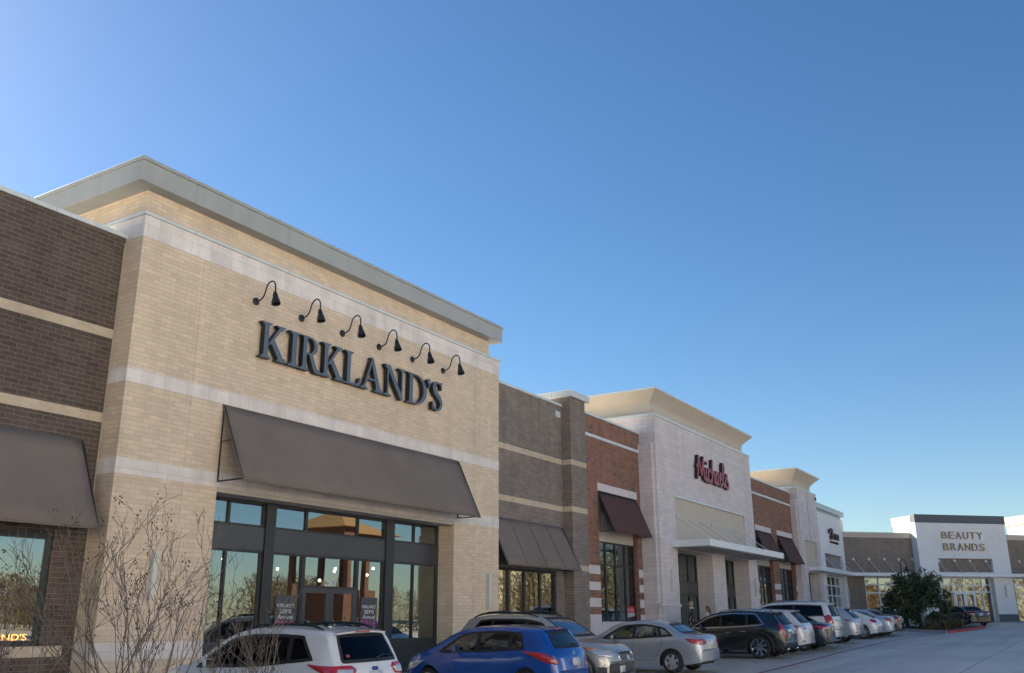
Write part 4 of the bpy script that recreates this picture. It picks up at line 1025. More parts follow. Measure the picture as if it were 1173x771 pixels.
def paint(name, c, metal=.25, rough=.28, coat=1.0):
    mt, n, l, p = new_mat(name); setp(p, rough=rough, metal=metal, coat=coat, coatr=.04)
    tc = n.new('ShaderNodeTexCoord'); nz = n.new('ShaderNodeTexNoise'); nz.inputs['Scale'].default_value = 2.2; nz.inputs['Detail'].default_value = 7; nz.inputs['Roughness'].default_value = .7
    l.new(tc.outputs['Object'], nz.inputs['Vector'])
    mr = n.new('ShaderNodeMapRange'); mr.inputs[1].default_value = .3; mr.inputs[2].default_value = .7; mr.inputs[3].default_value = .93; mr.inputs[4].default_value = 1.04; l.new(nz.outputs['Fac'], mr.inputs[0])
    mx = n.new('ShaderNodeMix'); mx.data_type = 'RGBA'; mx.blend_type = 'MULTIPLY'; mx.inputs[0].default_value = 1; mx.inputs[6].default_value = rgba(c); l.new(mr.outputs[0], mx.inputs[7]); l.new(mx.outputs[2], p.inputs['Base Color'])
    mr2 = n.new('ShaderNodeMapRange'); mr2.inputs[3].default_value = .02; mr2.inputs[4].default_value = .16; l.new(nz.outputs['Fac'], mr2.inputs[0]); l.new(mr2.outputs[0], p.inputs['Coat Roughness'])
    return mt
M['rubber'] = mat('black_trim_rubber', (.014,.015,.016), .55)
M['tyre'] = mat('tyre_rubber', (.020,.020,.021), .85, .2, 8)
M['alloy'] = mat('silver_alloy', (.50,.51,.53), .30, .08, 5, metal=.6)
M['chrome'] = mat('chrome_trim', (.62,.63,.65), .12, metal=1.0)
M['cladding'] = mat('grey_plastic_cladding', (.055,.058,.062), .6, .1, 4)
M['lampred'] = mat('red_lamp_lens', (.40,.008,.014), .12, spec=.7, coat=1.0)
M['lampdeep'] = mat('deep_red_lamp_lens', (.20,.006,.012), .15, coat=1.0)
M['lampclear'] = mat('clear_lamp_lens', (.50,.51,.53), .10, metal=.35, coat=1.0)
M['amber'] = mat('amber_lamp_lens', (.55,.17,.02), .15, coat=1.0)
M['plate'] = mat('number_plate', (.55,.57,.60), .5, .2, 20)
M['platedark'] = mat('plate_characters', (.08,.10,.16), .6)
M['cabin'] = mat('cabin_plastic', (.030,.030,.032), .9)
M['seatdark'] = mat('charcoal_seat_cloth', (.055,.055,.058), .95, .15, 6)
M['seattan'] = mat('beige_seat_cloth', (.26,.22,.175), .95, .15, 6)
M['carglass'] = glass_mat('car_window_glass', (.56,.64,.62), .06, (.9,.95,1))
M['privacy'] = glass_mat('tinted_car_glass', (.045,.050,.052), .0, (.45,.48,.52))
M['screen'] = glass_mat('car_windscreen_glass', (.5,.58,.60), .16, (.85,.93,1))
M['badgeblue'] = mat('blue_badge', (.03,.06,.22), .3)
M['flagred'] = mat('sticker_red', (.45,.05,.06), .5)

def roundpoly(pts, r=.03, n=4):
    out = []; N = len(pts)
    for i in range(N):
        p0, p1, p2 = (Vector(pts[k%N]) for k in (i-1, i, i+1))
        a = (p0-p1); b_ = (p2-p1); rr_ = min(r, a.length*.45, b_.length*.45)
        a = p1+a.normalized()*rr_; b_ = p1+b_.normalized()*rr_
        for k in range(n+1):
            t = k/n; out.append(tuple(a*(1-t)**2 + p1*2*t*(1-t) + b_*t*t))
    return out
def resample(pts, step):
    out = []; N = len(pts)
    for i in range(N):
        a, b_ = Vector(pts[i]), Vector(pts[(i+1)%N]); k = max(1, int(round((b_-a).length/step)))
        for j in range(k): out.append(tuple(a+(b_-a)*j/k))
    return out
def inside(p, poly):
    x, y = p; c = False; j = len(poly)-1
    for i in range(len(poly)):
        xi, yi = poly[i]; xj, yj = poly[j]
        if (yi > y) != (yj > y) and x < (xj-xi)*(y-yi)/(yj-yi)+xi: c = not c
        j = i
    return c

class Car:
    """body surface lofted from profiles in metres, x from the tail (0) to the nose (L), y left, z up"""
    def __init__(s, name, label, group=None, **k):
        s.k = k; s.L, s.W, s.H = k['L'], k['W'], k['H']; s.ox = -s.L/2
        s.root = thing(name, label, k.get('cat', 'car'), (0,0,0), 0, group, local=True)
        s.top, s.belt = pchip(k['top']), pchip(k['belt']); s.pm = k['paint']
        s.r = k.get('r', .33); s.wx = (k['ro'], k['ro']+k['wb']); s.sill = k.get('sill', .24); s.ra = s.r+k.get('arch', .055)
        s.pl = pchip(k.get('plan', [(0,.86),(.12,.915),(.45,.965),(1.1,.995),(s.L*.5,1),(s.L-1.3,.995),(s.L-.55,.95),(s.L-.15,.86),(s.L,.78)]))
        ws = [list(w) for w in k['windows']]
        for i in range(len(ws)-1):                   # neighbouring lights share one black pillar
            for a, b_ in ((0,1),(2,3)):
                mid = (ws[i][a]+ws[i+1][b_])/2; ws[i][a] = mid+.012; ws[i+1][b_] = mid-.012
        k['windows'] = ws
        s.th = k.get('th', .30); s.make_body(); s.glaze(); s.trim(); s.wheels()
    # -- section data
    def low(s, x):
        z = s.sill
        if x < .5: z += .07*(1-x/.5)
        if x > s.L-.5: z += .03*(1-(s.L-x)/.5)
        for w in s.wx:
            if abs(x-w) < s.ra-1e-6: z = max(z, s.r+math.sqrt(s.ra**2-(x-w)**2))
        return z
    def half(s, x, b_, z):
        q = max(0, min(1, z/b_)); return s.W/2*s.pl(x)*pq(q)
    def section(s, x):
        tp = s.top(x); bl = min(s.belt(x), tp-.012); lo = min(s.low(x), bl-.03); pts = []
        cr = s.k.get('crown', .075); te = max(bl+.004, tp-cr)
        for i in range(11):
            z = lo+(bl-lo)*i/10; pts.append((s.half(x, bl, z), z))
        yb = pts[-1][0]
        gh = te-bl
        for i in range(1, 15):
            q = gh*i/14; pts.append((yb-s.th*q-.16*q*q, bl+q))
        ye, ze = pts[-1]; c = tp-te
        rc = min(.09, ye*.3)
        for f, g in ((.25,.34),(.6,.62),(1.0,.76)): pts.append((ye-rc*f, ze+c*g))
        y1 = ye-rc; z1 = ze+c*.76
        for i in range(1, 9):
            t = 1-i/8; pts.append((y1*t, z1+(tp-z1)*(1-t*t)))
        return pts
    def warp(s, x, y, z):
        t = min(1, abs(y)/(s.W/2)); a, b_ = s.k.get('bow', (.16,.34))
        if x < .7: x += a*t**2.6*(1-x/.7)
        if x > s.L-1.0: x -= b_*t**2.4*(1-(s.L-x)/1.0)**1.3
        return (x+s.ox, y, z)
    def make_body(s):
        L = s.L; xs = [0, .008, .022, .04, .065]+[.065+.042*i for i in range(1, int((L-.13)/.042))]+[L-.065,L-.04,L-.022,L-.008,L]
        for w in s.wx:
            for i in range(21): xs.append(w-s.ra*math.cos(math.pi*i/20))
            xs += [w-s.ra-.0012, w+s.ra+.0012]
        xs = sorted(xs); q = [xs[0]]
        for x in xs[1:]:
            if x-q[-1] > .0009: q.append(x)
        xs = q; rows = []
        def emit_sec(x, sec): 
            rows.append([s.warp(x, y, z) for y, z in sec]+[s.warp(x, -y, z) for y, z in reversed(sec[:-1])])
        sec = s.section(0); zc = sum(p[1] for p in sec)/len(sec)
        emit_sec(-.012, [(y*.965, zc+(z-zc)*.93) for y, z in sec])
        for x in xs: emit_sec(x, s.section(x))
        sec = s.section(L); zc = sum(p[1] for p in sec)/len(sec)
        emit_sec(L+.012, [(y*.965, zc+(z-zc)*.93) for y, z in sec])
        n = len(rows[0]); vs = [p for r_ in rows for p in r_]; fs = []
        for i in range(len(rows)-1):
            for j in range(n-1): fs.append((i*n+j, i*n+j+1, (i+1)*n+j+1, (i+1)*n+j))
        hN = n//2
        for base in (0, (len(rows)-1)*n):
            for j in range(hN): 
                a, b_, c, d = base+j, base+j+1, base+n-2-j, base+n-1-j
                fs.append((a, b_, c, d) if b_ != c else (a, b_, d))
        s.vs, s.fs = vs, fs
        s.bvh = BVHTree.FromPolygons([Vector(v) for v in vs], fs)
    # -- casting shapes on to the body
    def cast(s, p, d, off):
        h, nrm, i, dist = s.bvh.ray_cast(Vector(p), Vector(d).normalized())
        if h is None:
            h, nrm, i, dist = s.bvh.find_nearest(Vector(p)+Vector(d)*3)
        if nrm.dot(Vector(d)) > 0: nrm = -nrm
        return h+nrm*off
    def side(s, sg): return lambda u, v, off: s.cast((u+s.ox, sg*4, v), (0,-sg,0), off)
    def rear(s): return lambda u, v, off: s.cast((-5, u, v), (1,0,0), off)
    def front(s): return lambda u, v, off: s.cast((5, u, v), (-1,0,0), off)
    def plan(s): return lambda u, v, off: s.cast((u+s.ox, v, 4), (0,0,-1), off)
    def corner(s, sg, end=-1):
        # u runs round the corner: negative on the end face, positive along the side
        cx = s.ox if end < 0 else -s.ox; e = Vector((-end*.7071, sg*.7071, 0)); d = Vector((-end*.7071, -sg*.7071, 0)); c = Vector((cx, sg*s.W/2, 0))
        return lambda u, v, off: s.cast(c+e*u-d*4+Vector((0,0,v)), d, off)
    def patch(s, name, fn, poly, mt, off=.006, parent=None, nr=9, nc=9, mb=None, rad=.02, solid=.008):
        poly = roundpoly(poly, rad) if rad else poly
        vmin = min(p[1] for p in poly); vmax = max(p[1] for p in poly); own = mb is None; mb = mb or MB(); vs = []
        for i in range(nr+1):
            v = vmin+(vmax-vmin)*(.002+.996*i/nr); xs = []
            for k in range(len(poly)):
                (x0,y0),(x1,y1) = poly[k], poly[(k+1)%len(poly)]
                if (y0 > v) != (y1 > v): xs.append(x0+(x1-x0)*(v-y0)/(y1-y0))
            if len(xs) < 2: xs = [poly[0][0]]*2
            a, b_ = min(xs), max(xs)
            for j in range(nc+1): vs.append(fn(a+(b_-a)*j/nc, v, off))
        fs = [(i*(nc+1)+j, i*(nc+1)+j+1, (i+1)*(nc+1)+j+1, (i+1)*(nc+1)+j) for i in range(nr) for j in range(nc)]
        uc = sum(p[0] for p in poly)/len(poly); vc = (vmin+vmax)/2; q = fs[(nr//2)*nc+nc//2]      # faces look outwards
        if (vs[q[2]]-vs[q[0]]).cross(vs[q[3]]-vs[q[1]]).dot(fn(uc, vc, .06)-fn(uc, vc, 0)) < 0: fs = [f[::-1] for f in fs]
        mb.add(vs, fs)
        if own: return mb.build(name, mt, parent or s.root, smooth=True, solid=solid, fix=False)
    def ring(s, mb, fn, poly, wd, off=.009, outw=.004):
        poly = resample(poly, .045); N = len(poly); a = sum(poly[i][0]*poly[(i+1)%N][1]-poly[(i+1)%N][0]*poly[i][1] for i in range(N)); sg = 1 if a > 0 else -1
        vs = []
        for i in range(N):
            t = (Vector(poly[(i+1)%N])-Vector(poly[i-1])).normalized(); nn = Vector((-t.y, t.x))*sg; p = Vector(poly[i])
            for w_, o_ in ((-outw, 0.0), (-outw, off), (wd, off), (wd, -.01)):
                q = p+nn*w_; vs.append(fn(q.x, q.y, o_))
        fs = []
        for i in range(N):
            j = (i+1)%N
            for k in range(3): fs.append((i*4+k, i*4+k+1, j*4+k+1, j*4+k))
        mb.add(vs, fs)
    def line(s, mb, fn, pts, w=.008, off=.0025, step=.06):
        q = []
        for i in range(len(pts)-1):
            a, b_ = Vector(pts[i]), Vector(pts[i+1]); k = max(1, int((b_-a).length/step))
            q += [a+(b_-a)*j/k for j in range(k)]
        q.append(Vector(pts[-1])); vs = []
        for i, p in enumerate(q):
            t = (q[min(i+1,len(q)-1)]-q[max(i-1,0)]).normalized(); nn = Vector((-t.y, t.x))*w/2
            vs += [fn(*(p+nn), off), fn(*(p-nn), off)]
        mb.add(vs, [(2*i, 2*i+1, 2*i+3, 2*i+2) for i in range(len(q)-1)])
    # -- glass
    def dlo(s, xb0, xb1, xt0, xt1, zb=None, n=10, up=None):
        up = up if up is not None else s.k.get('dlo_up', .055)
        fb = lambda x: min(s.belt(x), s.top(x)-.012)+s.k.get('dlo_lo', .028)
        ft = lambda x: max(fb(x)+.012, s.top(x)-s.k.get('crown', .075)-up)
        bt = [(xb0+(xb1-xb0)*i/n, fb(xb0+(xb1-xb0)*i/n)) for i in range(n+1)]
        tp = [(xt1+(xt0-xt1)*i/n, ft(xt1+(xt0-xt1)*i/n)) for i in range(n+1)]
        return bt+tp
    def glaze(s):
        k = s.k; side_polys = [s.dlo(*w[:4]) for w in k['windows']]
        z0, z1, w0, w1 = k['rearglass']; rp = roundpoly([(-w0,z0),(w0,z0),(w1,z1),(-w1,z1)], k.get('rearround', .06)); f0, f1, g0, g1 = k['screen']
        fp = roundpoly([(-g0,f0),(g0,f0),(g1,f1),(-g1,f1)], .06)
        keep = []
        V = s.vs
        for f in s.fs:
            pts = [V[i] for i in f]; cut = False
            ymin = min(abs(p[1]) for p in pts)
            if ymin > .32:
                for sp_ in side_polys:
                    if all(inside((p[0]-s.ox, p[2]), sp_) for p in pts): cut = True
            if not cut and all(p[0]-s.ox < s.L*.42 for p in pts) and all(inside((p[1],p[2]), rp) for p in pts): cut = True
            if not cut and all(p[0]-s.ox > s.L*.45 for p in pts) and all(inside((p[1],p[2]), fp) for p in pts): cut = True
            if not cut: keep.append(f)
        mb = MB(); mb.v = [Vector(v) for v in V]; mb.f = [list(f) for f in keep]; mb.mi = [0]*len(keep)
        s.body = mb.build('body', s.pm, s.root, smooth=True, sharp=38)
        fr = MB()
        for i, w in enumerate(k['windows']):
            gm = M[w[4]] if len(w) > 4 else M['carglass']
            for sg in (1, -1):
                g = s.patch('side_window', s.side(sg), side_polys[i], gm, .003, nr=10, nc=16, rad=0, solid=0)
                s.ring(fr, s.side(sg), side_polys[i], .036, outw=.014)
        s.patch('rear_window', s.rear(), rp, M[k.get('rearglassmat','privacy')], .004, nr=10, nc=16, rad=0, solid=0); s.ring(fr, s.rear(), rp, .045)
        s.patch('windscreen', s.front(), fp, M['screen'], .004, nr=10, nc=16, rad=0, solid=0); s.ring(fr, s.front(), fp, .045)
        fr.build('window_surround', M['rubber'], s.root, smooth=True, sharp=30, fix=False)
        if k.get('chrome_dlo'):
            pl = s.dlo(*k['chrome_dlo'])
            for sg in (1,-1):
              cm = MB(); s.ring(cm, s.side(sg), pl, -.026, .012, .004)
              cm.build('chrome_surround', M['chrome'], s.root, smooth=True, sharp=30, fix=False)
        # cabin
        W2 = s.W/2; bl = s.belt(s.L*.5); c = MB(); sx = k.get('seat_x', s.L*.50)+s.ox
        c.box(s.ox+.45, -s.ox-1.25, -W2*.84, W2*.84, .34, .46); c.box(sx+.72, -s.ox-1.22, -W2*.80, W2*.80, .46, bl-.02)
        c.box(s.ox+.42, sx-1.15, -W2*.74, W2*.74, .46, bl-.06)
        for sg in (1,-1): c.box(s.ox+.6, sx+.7, sg*W2*.86-.02, sg*W2*.86+.02, .34, bl-.03)
        c.tube([(sx+.50, .37+.17*math.cos(a*math.pi/6), bl-.02+.17*math.sin(a*math.pi/6)) for a in range(13)], .018, 6)
        c.build('cabin', M['cabin'], s.root)
        sm = M[k.get('seat','seatdark')]; hr = bl-.08
        for sg in (1,-1):
            q = MB(); y = sg*.36
            q.box(sx-.15, sx+.40, y-.25, y+.25, .50, .64); q.add([(sx-.15,y-.25,.6),(sx-.02,y-.25,.6),(sx-.02,y+.25,.6),(sx-.15,y+.25,.6),(sx-.34,y-.19,hr),(sx-.24,y-.19,hr),(sx-.24,y+.19,hr),(sx-.34,y+.19,hr)], [(0,3,2,1),(4,5,6,7),(0,1,5,4),(1,2,6,5),(2,3,7,6),(3,0,4,7)])
            q.box(sx-.37, sx-.28, y-.13, y+.13, hr+.05, hr+.23); q.tube([(sx-.30,y,hr-.02),(sx-.32,y,hr+.07)], .02, 6); q.build('seat', sm, s.root, bevel=.04)
        q = MB(); x = sx-1.05; q.box(x-.1, x+.4, -.6, .6, .5, .64); q.box(x-.24, x-.1, -.58, .58, .55, hr-.02)
        for y in (-.36,.36): q.box(x-.26, x-.17, y-.13, y+.13, hr-.01, hr+.15)
        q.build('rear_bench', sm, s.root, bevel=.04)
    # -- everything stuck on
    def trim(s):
        k = s.k; seam = MB(); L = s.L; f1, f2 = s.wx
        xa, xm, xr = k['doors']                      # door cuts: front edge, middle, rear edge
        for sg in (1,-1):
            S = s.side(sg); zb = s.sill+.12
            b_ = lambda x: s.belt(x)+.004
            s.line(seam, S, [(xa, b_(xa)-.02),(xa-.02, .6),(xa-.10, zb),(xm+.12, zb),(xr+.30, zb)]); s.line(seam, S, [(xm, b_(xm)-.01),(xm+.02,.62),(xm+.06, zb)])
            s.line(seam, S, [(xr, b_(xr)-.01),(xr+.02,.80),(xr+.10,.62),(xr+.30, zb)])
        hx = k.get('hood', L-1.02)
        seam_r = s.rear()
        if k.get('tailcut'):
            for pl in k['tailcut']: s.line(seam, seam_r, pl, .009)
        P = s.plan(); hw = s.W*.40
        s.line(seam, P, [(hx,-hw),(hx+.05,-hw*.5),(hx+.06,0),(hx+.05,hw*.5),(hx,hw)]); 
        for sg in (1,-1): s.line(seam, P, [(hx, sg*hw),(L-.45, sg*hw*.92),(L-.22, sg*hw*.80)])
        seam.build('panel_gaps', M['rubber'], s.body, smooth=True, fix=False)
        for sg in (1,-1):                            # handles and mirrors
            S = s.side(sg)
            for x in (k.get('hx') or (xm-.30+.0, xr+.02+.10)):
                z = s.belt(x)-k.get('hz', .13); h = MB(); p = S(x, z, .0); 
                pts = [S(x-.09, z, .008), S(x-.08, z, .03), S(x+.08, z, .034), S(x+.09, z, .008)]
                h.tube(pts, .014, 6); h.build('door_handle', M['chrome'] if k.get('chromehandle') else s.pm, s.root, smooth=True)
            mx = k.get('mirror', L-1.72); z = s.belt(mx)+.09; p = S(mx, s.belt(mx)+.03, 0); m_ = MB()
            prof = [(0,-.10),(.05,-.105),(.10,-.08),(.12,0),(.10,.08),(.05,.10),(0,.095)]
            vs = []; n = 8
            X_ = Matrix.Translation((p.x, p.y+sg*.13, z))
            m_.add([(-.05,-.11,-.07),(-.05,.11,-.08),(-.05,.11,.07),(-.05,-.11,.075),(.08,-.09,-.05),(.08,.08,-.06),(.08,.08,.05),(.08,-.09,.055)], [(0,1,2,3),(4,7,6,5),(0,4,5,1),(1,5,6,2),(2,6,7,3),(3,7,4,0)], 0, X_)
            mo = m_.build('mirror', k.get('mirrormat', s.pm), s.root, smooth=True, bevel=.035)
            MB().tube([(p.x+.02, p.y-sg*.02, z-.05), (p.x+.02, p.y+sg*.09, z-.02)], .026, 6).build('mirror_arm', M['rubber'], mo)
            MB().box(-.056,-.050,-.095,.095,-.06,.06, X=X_).build('mirror_glass', M['chrome'], mo)
        def lamp(name, fn, poly, mt, off=.012, parent=None): return s.patch(name, fn, poly, mt, off, parent, 8, 8, rad=.022, solid=.014)
        for sg in (1,-1):
            for item in k.get('taillight', ()):
                C = s.corner(sg); o = None
                for i, (poly, mt) in enumerate(item):
                    o_ = lamp('taillight' if i == 0 else 'lamp_segment', C, poly, M[mt], .012+.004*i, o if i else None)
                    if i == 0: o = o_
            C = s.corner(sg, 1)
            hl = lamp('headlight', C, k.get('headlight', [(.55,.80),(-.30,.66),(-.34,.58),(-.1,.55),(.30,.62)]), M['lampclear'])
            if k.get('headamber'): lamp('lamp_segment', C, k['headamber'], M['amber'], .016, hl)
            for poly, mt in k.get('reflector', ()): lamp('reflector', s.corner(sg), poly, M[mt], .012)
        Fr = s.front(); Re = s.rear()
        lamp('grille', Fr, k.get('grille', [(-.42,.66),(.42,.66),(.36,.54),(-.36,.54)]), M['cabin'])
        if k.get('grillering'):
            g = MB(); s.ring(g, Fr, roundpoly(k['grillering'], .09), .03, .02, .004); g.build('grille_ring', M['chrome'], s.root, smooth=True, fix=False)
            g = MB()
            for i in range(-5,6): s.line(g, Fr, [(i*.07,.62),(i*.07,.80)], .014, .018)
            s.patch('', Fr, [(-.05,.66),(.05,.66),(.05,.77),(-.05,.77)], None, .024, nr=2, nc=2, mb=g, rad=.02)
            g.build('grille_bars', M['steel'], s.root, fix=False)
        lamp('lower_grille', Fr, [(-.5,.42),(.5,.42),(.44,.30),(-.44,.30)], M['black'])
        if 'fplate' in k:
            z = k['fplate']; pp = s.patch('number_plate', Fr, [(-.155,z),(.155,z),(.155,z+.155),(-.155,z+.155)], M['plate'], .022, nr=2, nc=2, rad=.012, solid=.018)
        y, z = k.get('rplate', (0,.78))
        s.patch('number_plate', Re, [(y-.155,z),(y+.155,z),(y+.155,z+.155),(y-.155,z+.155)], M['plate'], .020, nr=2, nc=2, rad=.012, solid=.016)
        if k.get('plategarnish'):
            a, b_, c, d = k['plategarnish']; s.patch('garnish', Re, [(-a,c),(a,c),(b_,d),(-b_,d)], M['chrome'], .012, nr=3, nc=8, solid=.01)
        for nm, poly, mt in k.get('rearbits', ()): s.patch(nm, Re, poly, M[mt] if isinstance(mt, str) else mt, .012, nr=5, nc=10, rad=.03, solid=.012)
        if k.get('lowbumper'):                       # dark lower bumper and side cladding
            z = k['lowbumper']; cm = M[k.get('cladmat','cladding')]
            s.patch('lower_bumper', Re, [(-s.W*.43,.30),(s.W*.43,.30),(s.W*.44,z),(-s.W*.44,z)], cm, .008, nr=5, nc=16, rad=.04)
            for sg in (1,-1): s.patch('lower_bumper', s.corner(sg), [(-.30,.29),(.30,.29),(.34,z-.02),(-.32,z)], cm, .009, nr=5, nc=10, rad=.03)
            if k.get('frontclad'):
                s.patch('front_cladding', Fr, [(-s.W*.42,.25),(s.W*.42,.25),(s.W*.43,k['frontclad']),(-s.W*.43,k['frontclad'])], cm, .006, nr=5, nc=16, rad=.04)
                for sg in (1,-1): s.patch('front_cladding', s.corner(sg,1), [(-.42,.25),(.32,.25),(.34,k['frontclad']-.02),(-.44,k['frontclad'])], cm, .007, nr=5, nc=10, rad=.03)
        if k.get('sideclad'):
            z = k['sideclad']
            for sg in (1,-1):
                x0, x1 = f1+s.ra+.02, f2-s.ra-.02; s.patch('sill_cladding', s.side(sg), [(x0,s.sill+.01),(x1,s.sill+.01),(x1,z),(x0,z)], M[k.get('cladmat','cladding')], .010, nr=4, nc=20, rad=.02)
                am = MB()
                for w in s.wx:
                    vs = []; n = 22
                    for i in range(n+1):
                        a = math.pi*i/n
                        for rr_, o_ in ((s.ra+.001,-.01),(s.ra+.001,.014),(s.ra+.075,.012),(s.ra+.085,.0)):
                            vs.append(s.side(sg)(w-rr_*math.cos(a), max(s.sill+.03, s.r+rr_*math.sin(a)), o_))
                    am.add(vs, [(i*4+j,i*4+j+1,(i+1)*4+j+1,(i+1)*4+j) for i in range(n) for j in range(3)])
                am.build('arch_cladding', M[k.get('cladmat','cladding')], s.root, smooth=True, fix=False)
        if k.get('rails'):
            x0, x1, yy = k['rails']
            for sg in (1,-1):
                pts = []
                for i in range(13):
                    x = x0+(x1-x0)*i/12; e_ = min(1, min(i,12-i)/2.0); pts.append(s.cast((x+s.ox, sg*yy, 4), (0,0,-1), .004+.052*math.sin(e_*math.pi/2)))
                MB().tube(pts, [.012]+[.022]*11+[.012], 8).build('roof_rail', M[k.get('railmat','rubber')], s.root, smooth=True)
        if k.get('crossbars'):
            for x in k['crossbars']:
                MB().tube([s.cast((x+s.ox, y_, 4),(0,0,-1),.075) for y_ in (-.58,-.3,0,.3,.58)], .018, 6).build('roof_bar', M['rubber'], s.root, smooth=True)
        if k.get('spoiler'):
            x, zt, hw_, dp = k['spoiler']; sp = MB(); vs = []
            for i in range(11):
                y_ = -hw_+2*hw_*i/10; c_ = 1-.25*abs(y_/hw_)**3
                e_ = s.top(x+.30)-.012-.03*(y_/hw_)**2
                vs += [s.cast((x+.34+s.ox,y_,4),(0,0,-1),.010), Vector((x-dp*c_+s.ox, y_, zt-.03*(y_/hw_)**2)), Vector((x-dp*c_+.01+s.ox, y_, zt-.028-.03*(y_/hw_)**2)), s.cast((x+.30+s.ox,y_,4),(0,0,-1),-.03)]
            for i in range(10):
                for j in range(4): sp.f.append([i*4+j, i*4+(j+1)%4, (i+1)*4+(j+1)%4, (i+1)*4+j]); sp.mi.append(0)
            sp.f += [[0,1,2,3],[40,43,42,41]]; sp.mi += [0,0]; sp.v = [Vector(v) for v in vs]
            so_ = sp.build('spoiler', s.pm, s.root, smooth=True, sharp=40)
            if k.get('brakelight', True): MB().box(x-dp+s.ox-.004, x-dp+s.ox+.02, -.17, .17, zt-.024, zt-.004).build('brake_light', M['lampred'], so_)
        if k.get('wiper'):
            z, y0, y1 = k['wiper']; w_ = MB(); w_.tube([Re(y0+(y1-y0)*i/8, z+.025*math.sin(i/8*math.pi)+.02*i/8, .02) for i in range(9)], .011, 5); w_.tube([Re(y0, z, 0), Re(y0, z, .03)], .028, 8); w_.build('rear_wiper', M['rubber'], s.root, smooth=True)
        if k.get('exhaust'):
            for y_ in k['exhaust']:
                MB().tube([(s.ox+.18,y_,.33),(s.ox+.02,y_,.33)], .032, 10).build('exhaust', M['chrome'], s.root, smooth=True)
        if k.get('aerial'):
            x = k['aerial']; p = s.cast((x+s.ox,0,4),(0,0,-1),0); MB().tube([p, p+Vector((-.06,0,.04)), p+Vector((-.13,0,.055))], [.03,.022,.004], 8).build('aerial', M['rubber'], s.root, smooth=True)
        for sg in (1,-1):                            # dark wheel housings
            wh = MB()
            for w in s.wx:
                vs = []; n = 16
                for i in range(n+1):
                    a = math.pi*i/n
                    for y_ in (s.W*.5*.90, s.W*.5-.42): vs.append((w+s.ox-(s.ra+.004)*math.cos(a), sg*y_, s.r+(s.ra+.004)*math.sin(a) if 0<i<n else .2))
                wh.add(vs, [(2*i,2*i+1,2*i+3,2*i+2) for i in range(n)]); wh.add([vs[2*i+1] for i in range(n+1)], [tuple(range(n+1))])
            wh.build('wheel_housing', M['cabin'], s.body, fix=False)
        MB().box(s.ox+.25, -s.ox-.35, -s.W*.40, s.W*.40, s.sill-.01, s.sill+.10).build('underbody', M['cabin'], s.body)
    def wheels(s):
        k = s.k; r_ = s.r; wd = k.get('tw', .215); rim = r_*k.get('rimr', .66); n = k.get('spokes', 7)
        ty = [(rim-.01,-wd/2+.02),(rim+.015,-wd/2),(r_-.05,-wd/2-.004),(r_-.014,-wd/2+.022),(r_,-wd/2+.055),(r_,wd/2-.055),(r_-.014,wd/2-.022),(r_-.05,wd/2+.004),(rim+.015,wd/2),(rim-.01,wd/2-.02)]
        for w in s.wx:
            for sg in (1,-1):
                X_ = Matrix.Translation((w+s.ox, sg*(s.W/2-wd/2-.022), r_)) @ Matrix.Rotation(R(90)*-sg, 4, 'X')
                wh = MB().lathe([(0,-.06),(rim*.62,-.06),(rim*.62,.005),(0,.005)], 20, X=X_).build('wheel', M['cladding'], s.root)
                MB().lathe(ty, 36, X=X_).build('tyre', M['tyre'], wh, smooth=True, sharp=45)
                q = MB(); z1 = wd/2-.012
                q.lathe([(rim-.014,z1-.14),(rim-.012,z1-.01),(rim-.004,z1+.004),(rim+.012,z1+.002),(rim+.010,z1-.02)], 36, X=X_); q.lathe([(0,z1+.004),(rim*.15,z1+.002),(rim*.20,z1-.016),(rim*.20,z1-.06)], 16, X=X_)
                for i in range(n):
                    a = 2*math.pi*i/n+.3; ca, sa = math.cos(a), math.sin(a); wa, wb = rim*k.get('spokew',.13), rim*k.get('spokew',.13)*1.15
                    def pt(r0, t, z): return (ca*r0-sa*t, sa*r0+ca*t, z)
                    q.add([pt(rim*.14,-wa,z1-.004),pt(rim*.14,wa,z1-.004),pt(rim*.985,wb,z1-.016),pt(rim*.985,-wb,z1-.016),pt(rim*.14,-wa*1.2,z1-.05),pt(rim*.14,wa*1.2,z1-.05),pt(rim*.985,wb*1.2,z1-.06),pt(rim*.985,-wb*1.2,z1-.06)], [(0,1,2,3),(0,4,5,1),(1,5,6,2),(2,6,7,3),(3,7,4,0)], 0, X_)
                q.build('rim', M[k.get('rimmat','alloy')], wh, smooth=True, sharp=35)
    def place(s, x, tail_y, heading=90.0, nose_out=False):
        a = R(heading); d = Vector((math.cos(a), math.sin(a), 0)); c = Vector((x, tail_y, 0))
        c = c + d*s.L/2 if not nose_out else c - d*s.L/2
        s.root.location = (c.x, c.y, gz(c.x)+.004); s.root.rotation_euler = (0, 0, a)
        # the tarmac climbs along X: lean the car with it
        up_ = Vector((-.0178, 0, 1)).normalized(); f_ = (d - up_*d.dot(up_)).normalized(); l_ = up_.cross(f_)
        s.root.rotation_euler = Matrix((f_, l_, up_)).transposed().to_euler()
        return s
pq = pchip([(0,.86),(.14,.935),(.32,.98),(.6,1.0),(.84,.992),(.95,.972),(1,.945)])

GRP = 'cars parked nose-in along the shop row'
